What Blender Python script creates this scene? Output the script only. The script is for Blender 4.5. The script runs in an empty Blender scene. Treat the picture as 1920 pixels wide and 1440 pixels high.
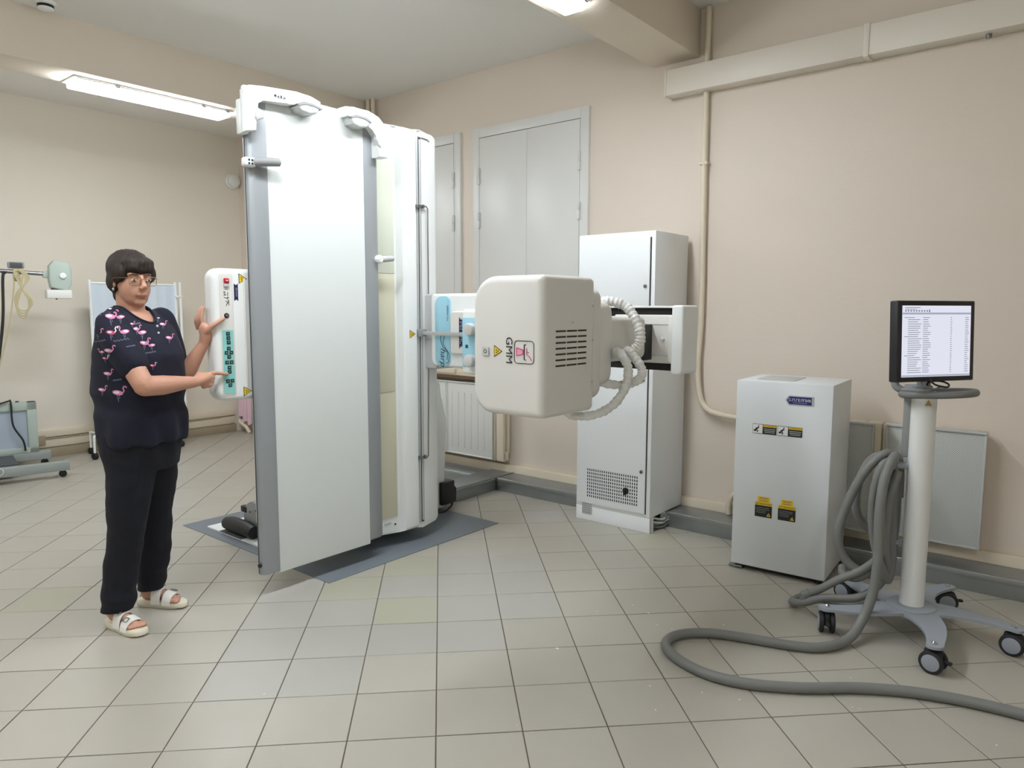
import bpy, bmesh, math, random
from mathutils import Vector, Matrix
from mathutils.bvhtree import BVHTree

random.seed(7)
S = bpy.context.scene
COL = S.collection
PI = math.pi
V = Vector

# ---------------------------------------------------------------- camera
CAM = V((1.667, -1.628, 1.460))
FWD = V((-0.630, 0.769, -0.1054)).normalized()
RGT = V((0.7737, 0.6336, 0.0025)); RGT = (RGT - FWD * RGT.dot(FWD)).normalized()
UPV = RGT.cross(FWD)
F_PX = 1343.0
cam = bpy.data.cameras.new('camera')
cam.sensor_width = 36.0
cam.lens = F_PX / 1920.0 * 36.0
cam.clip_start = 0.05
camo = bpy.data.objects.new('camera', cam)
COL.objects.link(camo)
M = Matrix.Identity(4)
for i in range(3):
    M[i][0], M[i][1], M[i][2], M[i][3] = RGT[i], UPV[i], -FWD[i], CAM[i]
camo.matrix_world = M
S.camera = camo

# ---------------------------------------------------------------- world and exposure
wd = bpy.data.worlds.new('world'); S.world = wd; wd.use_nodes = True
wd.node_tree.nodes['Background'].inputs[0].default_value = (0.9, 0.95, 1.0, 1)
wd.node_tree.nodes['Background'].inputs[1].default_value = 0.25
S.view_settings.view_transform = 'Standard'
S.view_settings.look = 'None'
S.view_settings.gamma = 1.0
S.view_settings.use_curve_mapping = False
S.view_settings.exposure = 0.80
LAMP_STRENGTH = 30.0          # emission of the luminaires' diffusers
LAMP_COLOR = (0.93, 0.985, 1.05)

# ---------------------------------------------------------------- materials
def srgb(r, g, b):
    f = lambda c: (c / 255.0) / 12.92 if c / 255.0 <= 0.04045 else ((c / 255.0 + 0.055) / 1.055) ** 2.4
    return (f(r), f(g), f(b), 1.0)

MAT = {}
def mat(name, rgb, rough=0.5, metal=0.0, var=0.0, scale=8.0, bump=0.0, bscale=60.0, rnd=0.0, spec=0.5, coat=0.0,
        emit=0.0, stretch=None):
    """principled material; var = noise variation of the colour, rnd = per-object variation, bump = fine relief"""
    m = bpy.data.materials.new(name); m.use_nodes = True
    nt = m.node_tree; N = nt.nodes; L = nt.links
    b = N['Principled BSDF']
    c = srgb(*rgb)
    b.inputs['Base Color'].default_value = c
    b.inputs['Roughness'].default_value = rough
    b.inputs['Metallic'].default_value = metal
    b.inputs['Specular IOR Level'].default_value = spec
    if coat: b.inputs['Coat Weight'].default_value = coat
    if emit:
        b.inputs['Emission Color'].default_value = c
        b.inputs['Emission Strength'].default_value = emit
    tc = N.new('ShaderNodeTexCoord'); vec = tc.outputs['Object']
    if stretch:
        mp = N.new('ShaderNodeMapping'); mp.inputs['Scale'].default_value = stretch
        L.new(vec, mp.inputs['Vector']); vec = mp.outputs['Vector']
    if var or rnd:
        hs = N.new('ShaderNodeHueSaturation'); hs.inputs['Color'].default_value = c
        add = N.new('ShaderNodeMath'); add.operation = 'ADD'; add.inputs[1].default_value = 1.0 - var - rnd
        nz = N.new('ShaderNodeTexNoise'); nz.inputs['Scale'].default_value = scale; nz.inputs['Detail'].default_value = 4
        L.new(vec, nz.inputs['Vector'])
        mu = N.new('ShaderNodeMath'); mu.operation = 'MULTIPLY'; mu.inputs[1].default_value = 2 * var
        L.new(nz.outputs['Fac'], mu.inputs[0])
        oi = N.new('ShaderNodeObjectInfo')
        mu2 = N.new('ShaderNodeMath'); mu2.operation = 'MULTIPLY_ADD'; mu2.inputs[1].default_value = 2 * rnd
        L.new(oi.outputs['Random'], mu2.inputs[0]); L.new(mu.outputs[0], mu2.inputs[2])
        L.new(mu2.outputs[0], add.inputs[0]); L.new(add.outputs[0], hs.inputs['Value'])
        L.new(hs.outputs['Color'], b.inputs['Base Color'])
    if bump:
        nb = N.new('ShaderNodeTexNoise'); nb.inputs['Scale'].default_value = bscale; nb.inputs['Detail'].default_value = 3
        L.new(vec, nb.inputs['Vector'])
        bp = N.new('ShaderNodeBump'); bp.inputs['Strength'].default_value = bump; bp.inputs['Distance'].default_value = 0.01
        L.new(nb.outputs['Fac'], bp.inputs['Height']); L.new(bp.outputs['Normal'], b.inputs['Normal'])
    MAT[name] = m
    return m

mat('wall_paint', (226, 214, 200), 0.62, var=0.03, scale=1.3, bump=0.12, bscale=35)
mat('back_paint', (226, 218, 203), 0.62, var=0.03, scale=1.3, bump=0.12, bscale=35)
mat('ceiling_paint', (237, 235, 230), 0.75, var=0.03, scale=1.1, bump=0.1, bscale=25)
mat('beam_paint', (226, 214, 197), 0.7, var=0.03, scale=1.5, bump=0.1, bscale=25)
mat('grout', (98, 88, 76), 0.9, var=0.15, scale=9)
mat('tile_beige', (174, 169, 157), 0.34, var=0.035, scale=5, rnd=0.03, bump=0.02, bscale=18)
mat('tile_grey', (171, 168, 160), 0.34, var=0.035, scale=5, rnd=0.02, bump=0.02, bscale=18)
mat('tile_yellow', (173, 170, 152), 0.34, var=0.04, scale=5, rnd=0.02, bump=0.02, bscale=18)
mat('skirting', (168, 154, 130), 0.5, var=0.08, scale=6)
mat('cream_paint', (226, 214, 192), 0.45, var=0.03, scale=5, bump=0.04)
mat('duct_paint', (228, 221, 208), 0.45, var=0.02, scale=5)
mat('lamp_housing', (226, 226, 220), 0.45)
mat('shutter', (222, 222, 218), 0.38, var=0.015, scale=2.5, bump=0.03, bscale=12)
mat('shutter_gap', (70, 62, 54), 0.8)
mat('white_plastic', (236, 239, 237), 0.36, var=0.008, scale=4)
mat('white_cover', (222, 220, 214), 0.38, var=0.008, scale=4)
mat('white_sheet', (226, 231, 229), 0.30, var=0.01, scale=3)
mat('grey_alu', (160, 165, 168), 0.42, metal=0.25, var=0.02, scale=5, stretch=(30, 30, 0.6))
mat('pale_grey', (196, 198, 196), 0.5)
mat('mid_grey', (146, 148, 148), 0.5, var=0.03)
mat('dark_grey', (74, 76, 78), 0.5)
mat('black', (24, 24, 26), 0.45)
mat('rubber', (34, 35, 38), 0.6)
mat('bellows', (30, 27, 24), 0.8)
mat('cream_panel', (214, 211, 186), 0.45, var=0.015, scale=3)
mat('green_white', (221, 226, 208), 0.45, var=0.015, scale=3)
mat('chrome', (205, 208, 210), 0.16, metal=1.0)
mat('steel', (150, 152, 152), 0.3, metal=1.0)
mat('galvanised', (158, 163, 164), 0.38, metal=0.75, var=0.10, scale=11, bump=0.03, bscale=30)
mat('galv_dark', (78, 80, 80), 0.5, metal=0.5)
mat('cabinet', (238, 241, 242), 0.36, var=0.01, scale=3)
mat('cabinet_box', (226, 230, 232), 0.42, var=0.012, scale=3)
mat('slot_dark', (52, 50, 46), 0.8)
mat('linoleum', (112, 119, 126), 0.42, var=0.05, scale=7)
mat('teal', (142, 205, 200), 0.4)
mat('key', (30, 58, 54), 0.45)
mat('sky_blue', (158, 207, 224), 0.4, var=0.01)
mat('red', (186, 30, 52), 0.35)
mat('navy_label', (34, 34, 110), 0.4)
mat('navy_ribbon', (26, 26, 74), 0.45)
mat('silver', (194, 196, 196), 0.4, metal=0.4)
mat('yellow', (234, 198, 44), 0.45)
mat('ink', (26, 28, 32), 0.5)
mat('ink_teal', (24, 66, 92), 0.5)
mat('ink_pink', (205, 70, 120), 0.5)
mat('pink_fill', (240, 160, 190), 0.5)
mat('white_print', (240, 240, 240), 0.5)
mat('hose', (120, 121, 118), 0.48, var=0.05, scale=14)
mat('cart_grey', (150, 156, 164), 0.45, var=0.03, scale=6)
mat('cart_tube', (232, 233, 230), 0.36)
mat('screen_black', (34, 34, 38), 0.4)
mat('screen_text', (150, 150, 178), 0.6)
mat('wrap', (232, 232, 228), 0.38, bump=0.6, bscale=38)
mat('equip_green', (176, 190, 180), 0.5, var=0.03, scale=5)
mat('equip_grey', (150, 158, 155), 0.5, var=0.04, scale=5)
mat('equip_blue', (170, 182, 196), 0.5, var=0.02, scale=2)
mat('cable_tan', (190, 178, 140), 0.6)
mat('cable_black', (34, 34, 34), 0.55)
mat('curtain_blue', (208, 219, 230), 0.8, var=0.02, scale=3, bump=0.15, bscale=10)
mat('pink_cloth', (222, 190, 200), 0.85, var=0.05, scale=8)
mat('skin', (198, 148, 124), 0.5, var=0.03, scale=14, bump=0.03, bscale=120)
mat('lips', (168, 104, 92), 0.45)
mat('eye_white', (225, 220, 212), 0.3)
mat('eye_dark', (40, 30, 26), 0.25)
mat('brow', (86, 66, 56), 0.8)
mat('hair', (44, 33, 26), 0.65, var=0.25, scale=9, bump=0.5, bscale=16, stretch=(9, 9, 1.2))
mat('cloth_navy', (16, 18, 38), 0.85, var=0.06, scale=10, bump=0.1, bscale=300)
mat('cloth_trouser', (10, 13, 27), 0.85, var=0.08, scale=10, bump=0.1, bscale=300)
mat('fl_pink', (208, 132, 166), 0.8)
mat('fl_hot', (200, 70, 110), 0.8)
mat('fl_white', (222, 214, 226), 0.8)
mat('fl_line', (120, 124, 150), 0.8)
mat('sandal_white', (238, 236, 230), 0.45, bump=0.03)
mat('sandal_sole', (224, 217, 196), 0.6)
mat('gold', (168, 140, 90), 0.3, metal=0.8)
mat('shade_print_brown', (150, 122, 100), 0.6, var=0.1, scale=12)  # brown for the painted shade under the sill and for sticker print

def glass_mat(name, tint=(1, 1, 1, 1)):
    m = bpy.data.materials.new(name); m.use_nodes = True
    nt = m.node_tree; N = nt.nodes
    for n in list(N):
        if n.type != 'OUTPUT_MATERIAL': N.remove(n)
    t = N.new('ShaderNodeBsdfTransparent'); t.inputs[0].default_value = tint
    g = N.new('ShaderNodeBsdfGlossy'); g.inputs['Roughness'].default_value = 0.03
    mx = N.new('ShaderNodeMixShader'); mx.inputs[0].default_value = 0.08
    nt.links.new(t.outputs[0], mx.inputs[1]); nt.links.new(g.outputs[0], mx.inputs[2])
    nt.links.new(mx.outputs[0], N['Material Output'].inputs[0])
    MAT[name] = m
glass_mat('lens_glass', (0.93, 0.94, 0.93, 1))

def emit_mat(name, rgb, strength):
    m = bpy.data.materials.new(name); m.use_nodes = True
    nt = m.node_tree; N = nt.nodes
    N.remove(N['Principled BSDF'])
    e = N.new('ShaderNodeEmission'); e.inputs[0].default_value = rgb; e.inputs[1].default_value = strength
    nt.links.new(e.outputs[0], N['Material Output'].inputs[0])
    MAT[name] = m
emit_mat('lamp_glow', (*LAMP_COLOR, 1), LAMP_STRENGTH)

def perforated(name):
    """sheet steel with a fine grid of round holes: too fine to build"""
    m = mat(name, (206, 209, 206), 0.45)
    nt = m.node_tree; N = nt.nodes; L = nt.links
    b = N['Principled BSDF']; tc = N.new('ShaderNodeTexCoord')
    mp = N.new('ShaderNodeMapping'); mp.inputs['Rotation'].default_value = (0, PI / 4, 0)
    mp.inputs['Scale'].default_value = (120, 0.0, 120)
    L.new(tc.outputs['Object'], mp.inputs['Vector'])
    vo = N.new('ShaderNodeTexVoronoi'); vo.inputs['Scale'].default_value = 1.0; vo.inputs['Randomness'].default_value = 0.0
    L.new(mp.outputs['Vector'], vo.inputs['Vector'])
    lt = N.new('ShaderNodeMath'); lt.operation = 'LESS_THAN'; lt.inputs[1].default_value = 0.27
    L.new(vo.outputs['Distance'], lt.inputs[0])
    mx = N.new('ShaderNodeMix'); mx.data_type = 'RGBA'
    mx.inputs['A'].default_value = srgb(212, 215, 212); mx.inputs['B'].default_value = srgb(120, 122, 118)
    L.new(lt.outputs[0], mx.inputs['Factor']); L.new(mx.outputs['Result'], b.inputs['Base Color'])
perforated('perforated')

# ---------------------------------------------------------------- object helpers
ORG = {}
def tag(o, label=None, cat=None, group=None, kind=None):
    if label: o['label'] = label
    if cat: o['category'] = cat
    if group: o['group'] = group
    if kind: o['kind'] = kind
    return o

def root(name, label, cat, loc=(0, 0, 0), rz=0.0, group=None, local=False, kind=None):
    """an Empty at a thing's base; parts built in world space unless local"""
    o = bpy.data.objects.new(name, None); COL.objects.link(o)
    o.empty_display_size = 0.1
    o.location = loc; o.rotation_euler = (0, 0, rz)
    if not local:
        ORG[o] = (Matrix.Translation(V(loc)) @ Matrix.Rotation(rz, 4, 'Z')).inverted()
    return tag(o, label, cat, group, kind)

def fin(bm, name, m, parent=None, sharp=38, recalc=True):
    """bmesh -> one mesh object"""
    p = parent
    while p is not None:
        if p in ORG:
            bm.transform(ORG[p]); break
        p = p.parent
    if recalc: bmesh.ops.recalc_face_normals(bm, faces=bm.faces)
    lim = math.radians(sharp)
    for f in bm.faces: f.smooth = True
    for e in bm.edges:
        if len(e.link_faces) == 2:
            if e.calc_face_angle(0.0) > lim: e.smooth = False
    me = bpy.data.meshes.new(name); bm.to_mesh(me); bm.free()
    for mm in (m if isinstance(m, (list, tuple)) else [m]): me.materials.append(MAT[mm])
    o = bpy.data.objects.new(name, me); COL.objects.link(o)
    if parent is not None: o.parent = parent
    return o

def B(): return bmesh.new()

def box(bm, a, b, bev=0.0, seg=2):
    a = V(a); b = V(b)
    r = bmesh.ops.create_cube(bm, size=1.0)
    vs = r['verts']; c = (a + b) / 2; d = b - a
    for v in vs: v.co = V((c[i] + v.co[i] * d[i] for i in range(3)))
    if bev > 0:
        es = list({e for v in vs for e in v.link_edges})
        bmesh.ops.bevel(bm, geom=es, offset=min(bev, 0.49 * min(abs(x) for x in d)), segments=seg, affect='EDGES', profile=0.5)
    return bm

def rrect(x0, x1, y0, y1, r, n=6):
    """rounded rectangle outline, r = radius or (bl, br, tr, tl)"""
    if not isinstance(r, (tuple, list)): r = (r,) * 4
    out = []
    for (cx, cy, rr, a0) in ((x0, y0, r[0], PI), (x1, y0, r[1], 1.5 * PI), (x1, y1, r[2], 0), (x0, y1, r[3], 0.5 * PI)):
        sx = 1 if cx == x0 else -1; sy = 1 if cy == y0 else -1
        if rr <= 0: out.append((cx, cy)); continue
        for k in range(n + 1):
            t = a0 + k / n * PI / 2
            out.append((cx + sx * rr + rr * math.cos(t), cy + sy * rr + rr * math.sin(t)))
    return out

AX = {'x': (V((0, 1, 0)), V((0, 0, 1)), V((1, 0, 0))), 'y': (V((1, 0, 0)), V((0, 0, 1)), V((0, 1, 0))),
      'z': (V((1, 0, 0)), V((0, 1, 0)), V((0, 0, 1)))}
def prism(bm, pts, axis, d0, d1, bev=0.0, seg=3, end=None):
    """outline extruded along an axis from d0 to d1; bev rounds the cap edges (end: '0', '1' or both)"""
    u, v, n = AX[axis]
    lo = [bm.verts.new(u * p[0] + v * p[1] + n * d0) for p in pts]
    hi = [bm.verts.new(u * p[0] + v * p[1] + n * d1) for p in pts]
    k = len(pts)
    f0 = bm.faces.new(lo); f1 = bm.faces.new(list(reversed(hi)))
    for i in range(k): bm.faces.new((lo[i], hi[i], hi[(i + 1) % k], lo[(i + 1) % k]))
    if bev > 0:
        es = []
        if end in (None, '0'): es += list(f0.edges)
        if end in (None, '1'): es += list(f1.edges)
        bmesh.ops.bevel(bm, geom=es, offset=bev, segments=seg, affect='EDGES', profile=0.5, clamp_overlap=True)
    return bm

def rprism(bm, x0, x1, y0, y1, r, axis, d0, d1, bev, n=6, seg=5, end=None):
    """rounded-rectangle block along an axis with softly rounded cap edges"""
    u, v, nn = AX[axis]
    if not isinstance(r, (tuple, list)): r = (r,) * 4
    sgn = 1 if d1 > d0 else -1
    lev = []
    if end in (None, '0'): lev += [(bev * (1 - math.sin(k / seg * PI / 2)), d0 + sgn * bev * (1 - math.cos(k / seg * PI / 2))) for k in range(seg + 1)]
    else: lev.append((0, d0))
    if end in (None, '1'): lev += [(bev * (1 - math.sin(k / seg * PI / 2)), d1 - sgn * bev * (1 - math.cos(k / seg * PI / 2))) for k in range(seg, -1, -1)]
    else: lev.append((0, d1))
    rings = []
    for i, d in lev:
        pts = rrect(x0 + i, x1 - i, y0 + i, y1 - i, tuple(max(q - i, .003) for q in r), n)
        rings.append([bm.verts.new(u * a + v * b + nn * d) for a, b in pts])
    k = len(rings[0])
    for A, C_ in zip(rings, rings[1:]):
        for q in range(k): bm.faces.new((A[q], A[(q + 1) % k], C_[(q + 1) % k], C_[q]))
    bm.faces.new(list(reversed(rings[0]))); bm.faces.new(rings[-1])
    return bm

def spline(pts, n=8, closed=False):
    """Catmull-Rom through points"""
    P = [V(p) for p in pts]; out = []
    m = len(P)
    rng = range(m if closed else m - 1)
    for i in rng:
        p1 = P[i]; p2 = P[(i + 1) % m]
        p0 = P[i - 1] if (i > 0 or closed) else p1 * 2 - p2
        p3 = P[(i + 2) % m] if (i + 2 < m or closed) else p2 * 2 - p1
        for k in range(n):
            t = k / n
            out.append(0.5 * ((2 * p1) + (p2 - p0) * t + (2 * p0 - 5 * p1 + 4 * p2 - p3) * t * t + (3 * p1 - p0 - 3 * p2 + p3) * t ** 3))
    if not closed: out.append(P[-1])
    return out

def tube(bm, pts, r, n=10, closed=False, flat=None):
    """sweep a circle (radius or list of radii) along points; flat=(vector, factor) squashes along a direction"""
    P = [V(p) for p in pts]; m = len(P)
    R = r if isinstance(r, (list, tuple)) else [r] * m
    rings = []; nrm = None
    for i in range(m):
        a = P[(i - 1) % m] if (closed or i > 0) else P[i]
        b = P[(i + 1) % m] if (closed or i < m - 1) else P[i]
        t = (b - a)
        t = t.normalized() if t.length > 1e-9 else V((0, 0, 1))
        if nrm is None:
            nrm = t.orthogonal().normalized()
        nrm = (nrm - t * nrm.dot(t))
        nrm = nrm.normalized() if nrm.length > 1e-6 else t.orthogonal().normalized()
        bn = t.cross(nrm)
        ring = []
        for k in range(n):
            q = (nrm * math.cos(2 * PI * k / n) + bn * math.sin(2 * PI * k / n)) * R[i]
            if flat: q = q - flat[0] * q.dot(flat[0]) * (1 - flat[1])
            ring.append(bm.verts.new(P[i] + q))
        rings.append(ring)
    for i in range(m if closed else m - 1):
        A = rings[i]; Bq = rings[(i + 1) % m]
        for k in range(n): bm.faces.new((A[k], A[(k + 1) % n], Bq[(k + 1) % n], Bq[k]))
    if not closed:
        bm.faces.new(list(reversed(rings[0]))); bm.faces.new(rings[-1])
    return bm

def cyl(bm, p0, p1, r0, r1=None, n=20):
    return tube(bm, [p0, p1], [r0, r0 if r1 is None else r1], n)

def disc(bm, c, axis, r, h, n=24, bev=0.0):
    """short cylinder centred at c along axis with rounded rims"""
    a = V(axis).normalized(); c = V(c)
    if bev <= 0: return tube(bm, [c - a * h / 2, c + a * h / 2], r, n)
    return tube(bm, [c - a * h / 2, c - a * (h / 2 - bev * .3), c - a * (h / 2 - bev), c + a * (h / 2 - bev), c + a * (h / 2 - bev * .3), c + a * h / 2],
                [r - bev, r - bev * .3, r, r, r - bev * .3, r - bev], n)

def ell(bm, c, rad, rot=None, sub=3):
    r = bmesh.ops.create_icosphere(bm, subdivisions=sub, radius=1.0)
    Mx = Matrix.Translation(V(c)) @ (rot.to_4x4() if rot is not None else Matrix.Identity(4)) @ Matrix.Diagonal((rad[0], rad[1], rad[2], 1))
    bmesh.ops.transform(bm, matrix=Mx, verts=r['verts'])
    return bm

def decal(bm, pts, o, u, v, t=0.0012):
    """flat outline in the plane o + a*u + b*v, raised by t along u x v"""
    o = V(o); u = V(u); v = V(v); n = u.cross(v).normalized() * t
    lo = [bm.verts.new(o + u * p[0] + v * p[1] - n * 0.5) for p in pts]
    hi = [bm.verts.new(o + u * p[0] + v * p[1] + n) for p in pts]
    bm.faces.new(hi); k = len(pts)
    bm.faces.new(list(reversed(lo)))
    for i in range(k): bm.faces.new((lo[i], lo[(i + 1) % k], hi[(i + 1) % k], hi[i]))
    return bm

def rect(w, h, x=0, y=0): return [(x - w / 2, y - h / 2), (x + w / 2, y - h / 2), (x + w / 2, y + h / 2), (x - w / 2, y + h / 2)]

def text(s, name, size, o, u, v, m, parent, align='CENTER', xs=1.0, shear=0.0, t=0.0016):
    """lettering as a thin mesh in the plane o + a*u + b*v"""
    cu = bpy.data.curves.new('lettering', 'FONT'); cu.body = s; cu.size = size
    cu.align_x = align; cu.align_y = 'CENTER'; cu.shear = shear; cu.resolution_u = 2
    ob = bpy.data.objects.new('lettering', cu); COL.objects.link(ob)
    dg = bpy.context.evaluated_depsgraph_get()
    me = bpy.data.meshes.new_from_object(ob.evaluated_get(dg))
    bpy.data.objects.remove(ob); bpy.data.curves.remove(cu)
    bm = B(); bm.from_mesh(me); bpy.data.meshes.remove(me)
    u = V(u).normalized(); v = V(v).normalized(); n = u.cross(v)
    Mx = Matrix.Identity(4)
    for i in range(3):
        Mx[i][0], Mx[i][1], Mx[i][2], Mx[i][3] = u[i] * xs, v[i], n[i], V(o)[i] + n[i] * t
    bm.transform(Mx)
    return fin(bm, name, m, parent, recalc=False)

def copy_tree(o, parent=None):
    c = o.copy(); COL.objects.link(c)
    if parent is not None: c.parent = parent
    for ch in list(o.children): copy_tree(ch, c)
    return c
# ================================================================ the setting
X0, X1, Y0, Y1, ZC = -6.20, 4.40, -4.20, 2.95, 3.40
def setting(bm, name, m, parent=None):
    o = fin(bm, name, m, parent)
    if parent is None: o['kind'] = 'structure'
    return o
setting(box(B(), (X0 - .25, Y1, -.2), (X1 + .25, Y1 + .25, ZC + .2)), 'wall_right', 'wall_paint')
setting(box(B(), (X0 - .25, Y0 - .25, -.2), (X0, Y1, ZC + .2)), 'wall_back', 'back_paint')
setting(box(B(), (X0, Y0 - .25, -.2), (X1 + .25, Y0, ZC + .2)), 'wall_left', 'back_paint')
setting(box(B(), (X1, Y0, -.2), (X1 + .25, Y1, ZC + .2)), 'wall_front', 'back_paint')
ceil = setting(box(B(), (X0, Y0, ZC), (X1, Y1, ZC + .2)), 'ceiling', 'ceiling_paint')
for a, b, z in ((-4.20, -3.855, 3.06), (-.83, -.49, 3.10), (2.55, 2.90, 3.10)):
    setting(box(B(), (a, Y0, z), (b, Y1, ZC + .05), .006), 'beam', 'beam_paint', ceil)

floor = setting(box(B(), (X0, Y0, -.2), (X1, Y1, -.003)), 'floor', 'grout')
# --- floor tiles: 30 cm, laid at 45 degrees to the walls
T = 0.30; s2 = math.sqrt(.5)
def tile_mesh(name, m):
    bm = B(); h = T / 2 - .0022; c = .0015
    lo = [bm.verts.new((x * h, y * h, -.003)) for x, y in ((-1, -1), (1, -1), (1, 1), (-1, 1))]
    mi = [bm.verts.new((x * h, y * h, -c * .7)) for x, y in ((-1, -1), (1, -1), (1, 1), (-1, 1))]
    hi = [bm.verts.new((x * (h - c), y * (h - c), 0)) for x, y in ((-1, -1), (1, -1), (1, 1), (-1, 1))]
    bm.faces.new(hi)
    for i in range(4):
        j = (i + 1) % 4
        bm.faces.new((lo[i], lo[j], mi[j], mi[i])); bm.faces.new((mi[i], mi[j], hi[j], hi[i]))
    me = bpy.data.meshes.new(name); bm.to_mesh(me); bm.free(); me.materials.append(MAT[m])
    return me
TM = {k: tile_mesh('tile_' + k, 'tile_' + k) for k in ('beige', 'grey', 'yellow')}
GREY = {(-1, 2), (-2, 1), (-2, 2), (-2, 3), (-3, 1), (-3, 2), (-3, 3), (-3, 4), (0, 3), (0, 4), (0, 5), (0, 2), (-1, 4), (1, 3), (1, 4), (1, 5),
        (-4, 6), (-6, 5), (2, 8), (-5, 9)}
YEL = {(-1, 3), (-2, 4), (-1, 5), (-7, 4), (4, 6)}
cells = []
for i in range(-32, 33):
    for j in range(-32, 33):
        tx, ty = (i + .5) * T, (j + .5) * T
        x, y = (tx - ty) * s2, (tx + ty) * s2
        if not (X0 - .2 < x < X1 + .2 and Y0 - .2 < y < Y1 + .1): continue
        d = V((x, y, 0)) - CAM; dz = d.dot(FWD)
        inview = dz > .4 and abs(d.dot(RGT) / dz * F_PX) < 1010 and -d.dot(UPV) / dz * F_PX < 790
        cells.append((0 if inview else 1, d.length, i, j, x, y))
cells.sort()
rest = B(); mats = ['tile_beige', 'tile_grey', 'tile_yellow']
h = T / 2 - .0022
for k, (_, _, i, j, x, y) in enumerate(cells):
    kind = 'grey' if (i, j) in GREY else 'yellow' if (i, j) in YEL else 'beige'
    edge = not (X0 + .22 < x < X1 - .22 and Y0 + .22 < y < Y1 - .22)
    if k < 300 and not edge:
        o = bpy.data.objects.new('tile', TM[kind]); COL.objects.link(o); o.parent = floor
        o.location = (x, y, random.uniform(-.0004, .0004)); o.rotation_euler = (random.uniform(-.0012, .0012), random.uniform(-.0012, .0012), PI / 4)
    else:
        vs = []
        for dx, dy in ((-h, -h), (h, -h), (h, h), (-h, h)):
            px, py = x + (dx - dy) * s2, y + (dx + dy) * s2
            vs.append((min(max(px, X0), X1), min(max(py, Y0), Y1)))
        top = [rest.verts.new((a, b, 0)) for a, b in vs]; low = [rest.verts.new((a, b, -.003)) for a, b in vs]
        f = rest.faces.new(top); f.material_index = {'beige': 0, 'grey': 1, 'yellow': 2}[kind]
        for q in range(4):
            try: rest.faces.new((low[q], low[(q + 1) % 4], top[(q + 1) % 4], top[q]))
            except ValueError: pass
o = fin(rest, 'tile_field', mats, floor); o['kind'] = 'stuff'

# --- skirting and low trunking
bb = setting(box(B(), (X0, Y0, 0), (X0 + .02, 2.80, .09), .003), 'baseboard_back', 'skirting')
br = setting(box(B(), (-6.18, 2.905, 0), (X1, 2.95, .155), .006), 'baseboard_right', 'cream_paint')
t = root('wall_trunking', 'cream plastic cable trunking with socket low on the back wall behind the woman', 'trunking', (X0 + .02, 1.0, .12))
fin(box(box(B(), (X0, Y0 + .1, .20), (X0 + .035, 2.78, .27), .005), (X0, Y0 + .1, .10), (X0 + .02, 2.78, .185), .004), 'channel', 'cream_paint', t)
fin(box(B(), (X0 + .001, .70, .13), (X0 + .05, .80, .225), .006), 'socket', 'skirting', t)
fin(tube(B(), [(X0 + .025, .4, .185), (X0 + .025, 2.6, .19)], .007, 8), 'cable', 'skirting', t)

# --- shuttered windows
def window(n, xa, xb):
    z0, z1 = .93, 2.94
    bm = B()
    for a, b in (((xa, 2.925, z0), (xa + .075, 2.96, z1)), ((xb - .075, 2.925, z0), (xb, 2.96, z1)), ((xa + .0752, 2.9252, z1 - .08), (xb - .0752, 2.96, z1)), ((xa + .0752, 2.9252, z0), (xb - .0752, 2.96, z0 + .06))):
        box(bm, a, b, .004)
    w = setting(bm, 'window_%d' % n, 'shutter')
    fin(box(B(), (xa + .07, 2.936, z0 + .05), (xb - .07, 2.955, z1 - .07)), 'gap', 'shutter_gap', w)
    mid = (xa + xb) / 2
    for a, b in ((xa + .079, mid - .0015), (mid + .0015, xb - .079)):
        fin(box(B(), (a, 2.926, z0 + .064), (b, 2.95, z1 - .084), .002), 'shutter_leaf', 'shutter', w)
    for hx in (xa + .077, xb - .077):
        for hz in (2.55, 2.19, 1.30):
            fin(tube(B(), [(hx, 2.917, hz - .065), (hx, 2.917, hz - .005), (hx, 2.917, hz), (hx, 2.917, hz + .005), (hx, 2.917, hz + .065)], [.011, .011, .007, .011, .011], 10), 'hinge', 'shutter', w)
    return w
window(1, -2.50, -1.34)
window(2, -3.80, -2.64)
w = setting(box(box(B(), (-3.95, 2.80, .885), (-1.25, 2.96, .93), .004), (-3.95, 2.78, .90), (-2.58, 2.82, .945), .004), 'trim_1', 'cream_paint')
fin(box(B(), (-3.9, 2.84, .855), (-1.3, 2.95, .884)), 'sill_shade', 'shade_print_brown', w)  # brown strip stands in for the shade below the sill

# --- luminaires under the beams
def luminaire(cx, y0, y1, z, label, hw=.095):
    t = root('ceiling_luminaire', label, 'ceiling light', (cx, (y0 + y1) / 2, z), group='surface-mounted strip lights under the beams')
    bm = box(B(), (cx - hw - .02, y0 - .02, z - .012), (cx + hw + .02, y1 + .02, z), .004)
    fin(bm, 'housing', 'lamp_housing', t)
    for sx in (-1, 1):
        fin(box(B(), (cx + sx * (hw + .008) - .006, y0, z - .018), (cx + sx * (hw + .008) + .006, y1, z - .011), .002), 'side_rail', 'lamp_housing', t)
    fin(box(B(), (cx - hw, y0, z - .052), (cx + hw, y1, z - .0115), .012, 3), 'diffuser', 'lamp_glow', t)
    for yy in (y0 + .25, y1 - .25, y1 - .05):
        fin(box(B(), (cx + hw + .014, yy, z - .026), (cx + hw + .022, yy + .03, z - .006), .002), 'clip', 'steel', t)
    return t
luminaire(-4.06, .455, 1.60, 3.06, 'glowing strip light under the far beam, left of the tall white panel')
luminaire(-4.06, -2.6, -1.45, 3.06, 'glowing strip light under the far beam, beyond the left edge')
luminaire(2.72, -2.2, -1.05, 3.10, 'added fill light under the beam behind the viewpoint', .07)  # unseen lamp, added to fill surfaces facing the front wall
luminaire(-.65, .58, 1.735, 3.10, 'glowing strip light under the near beam at the top edge', .07)
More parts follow.
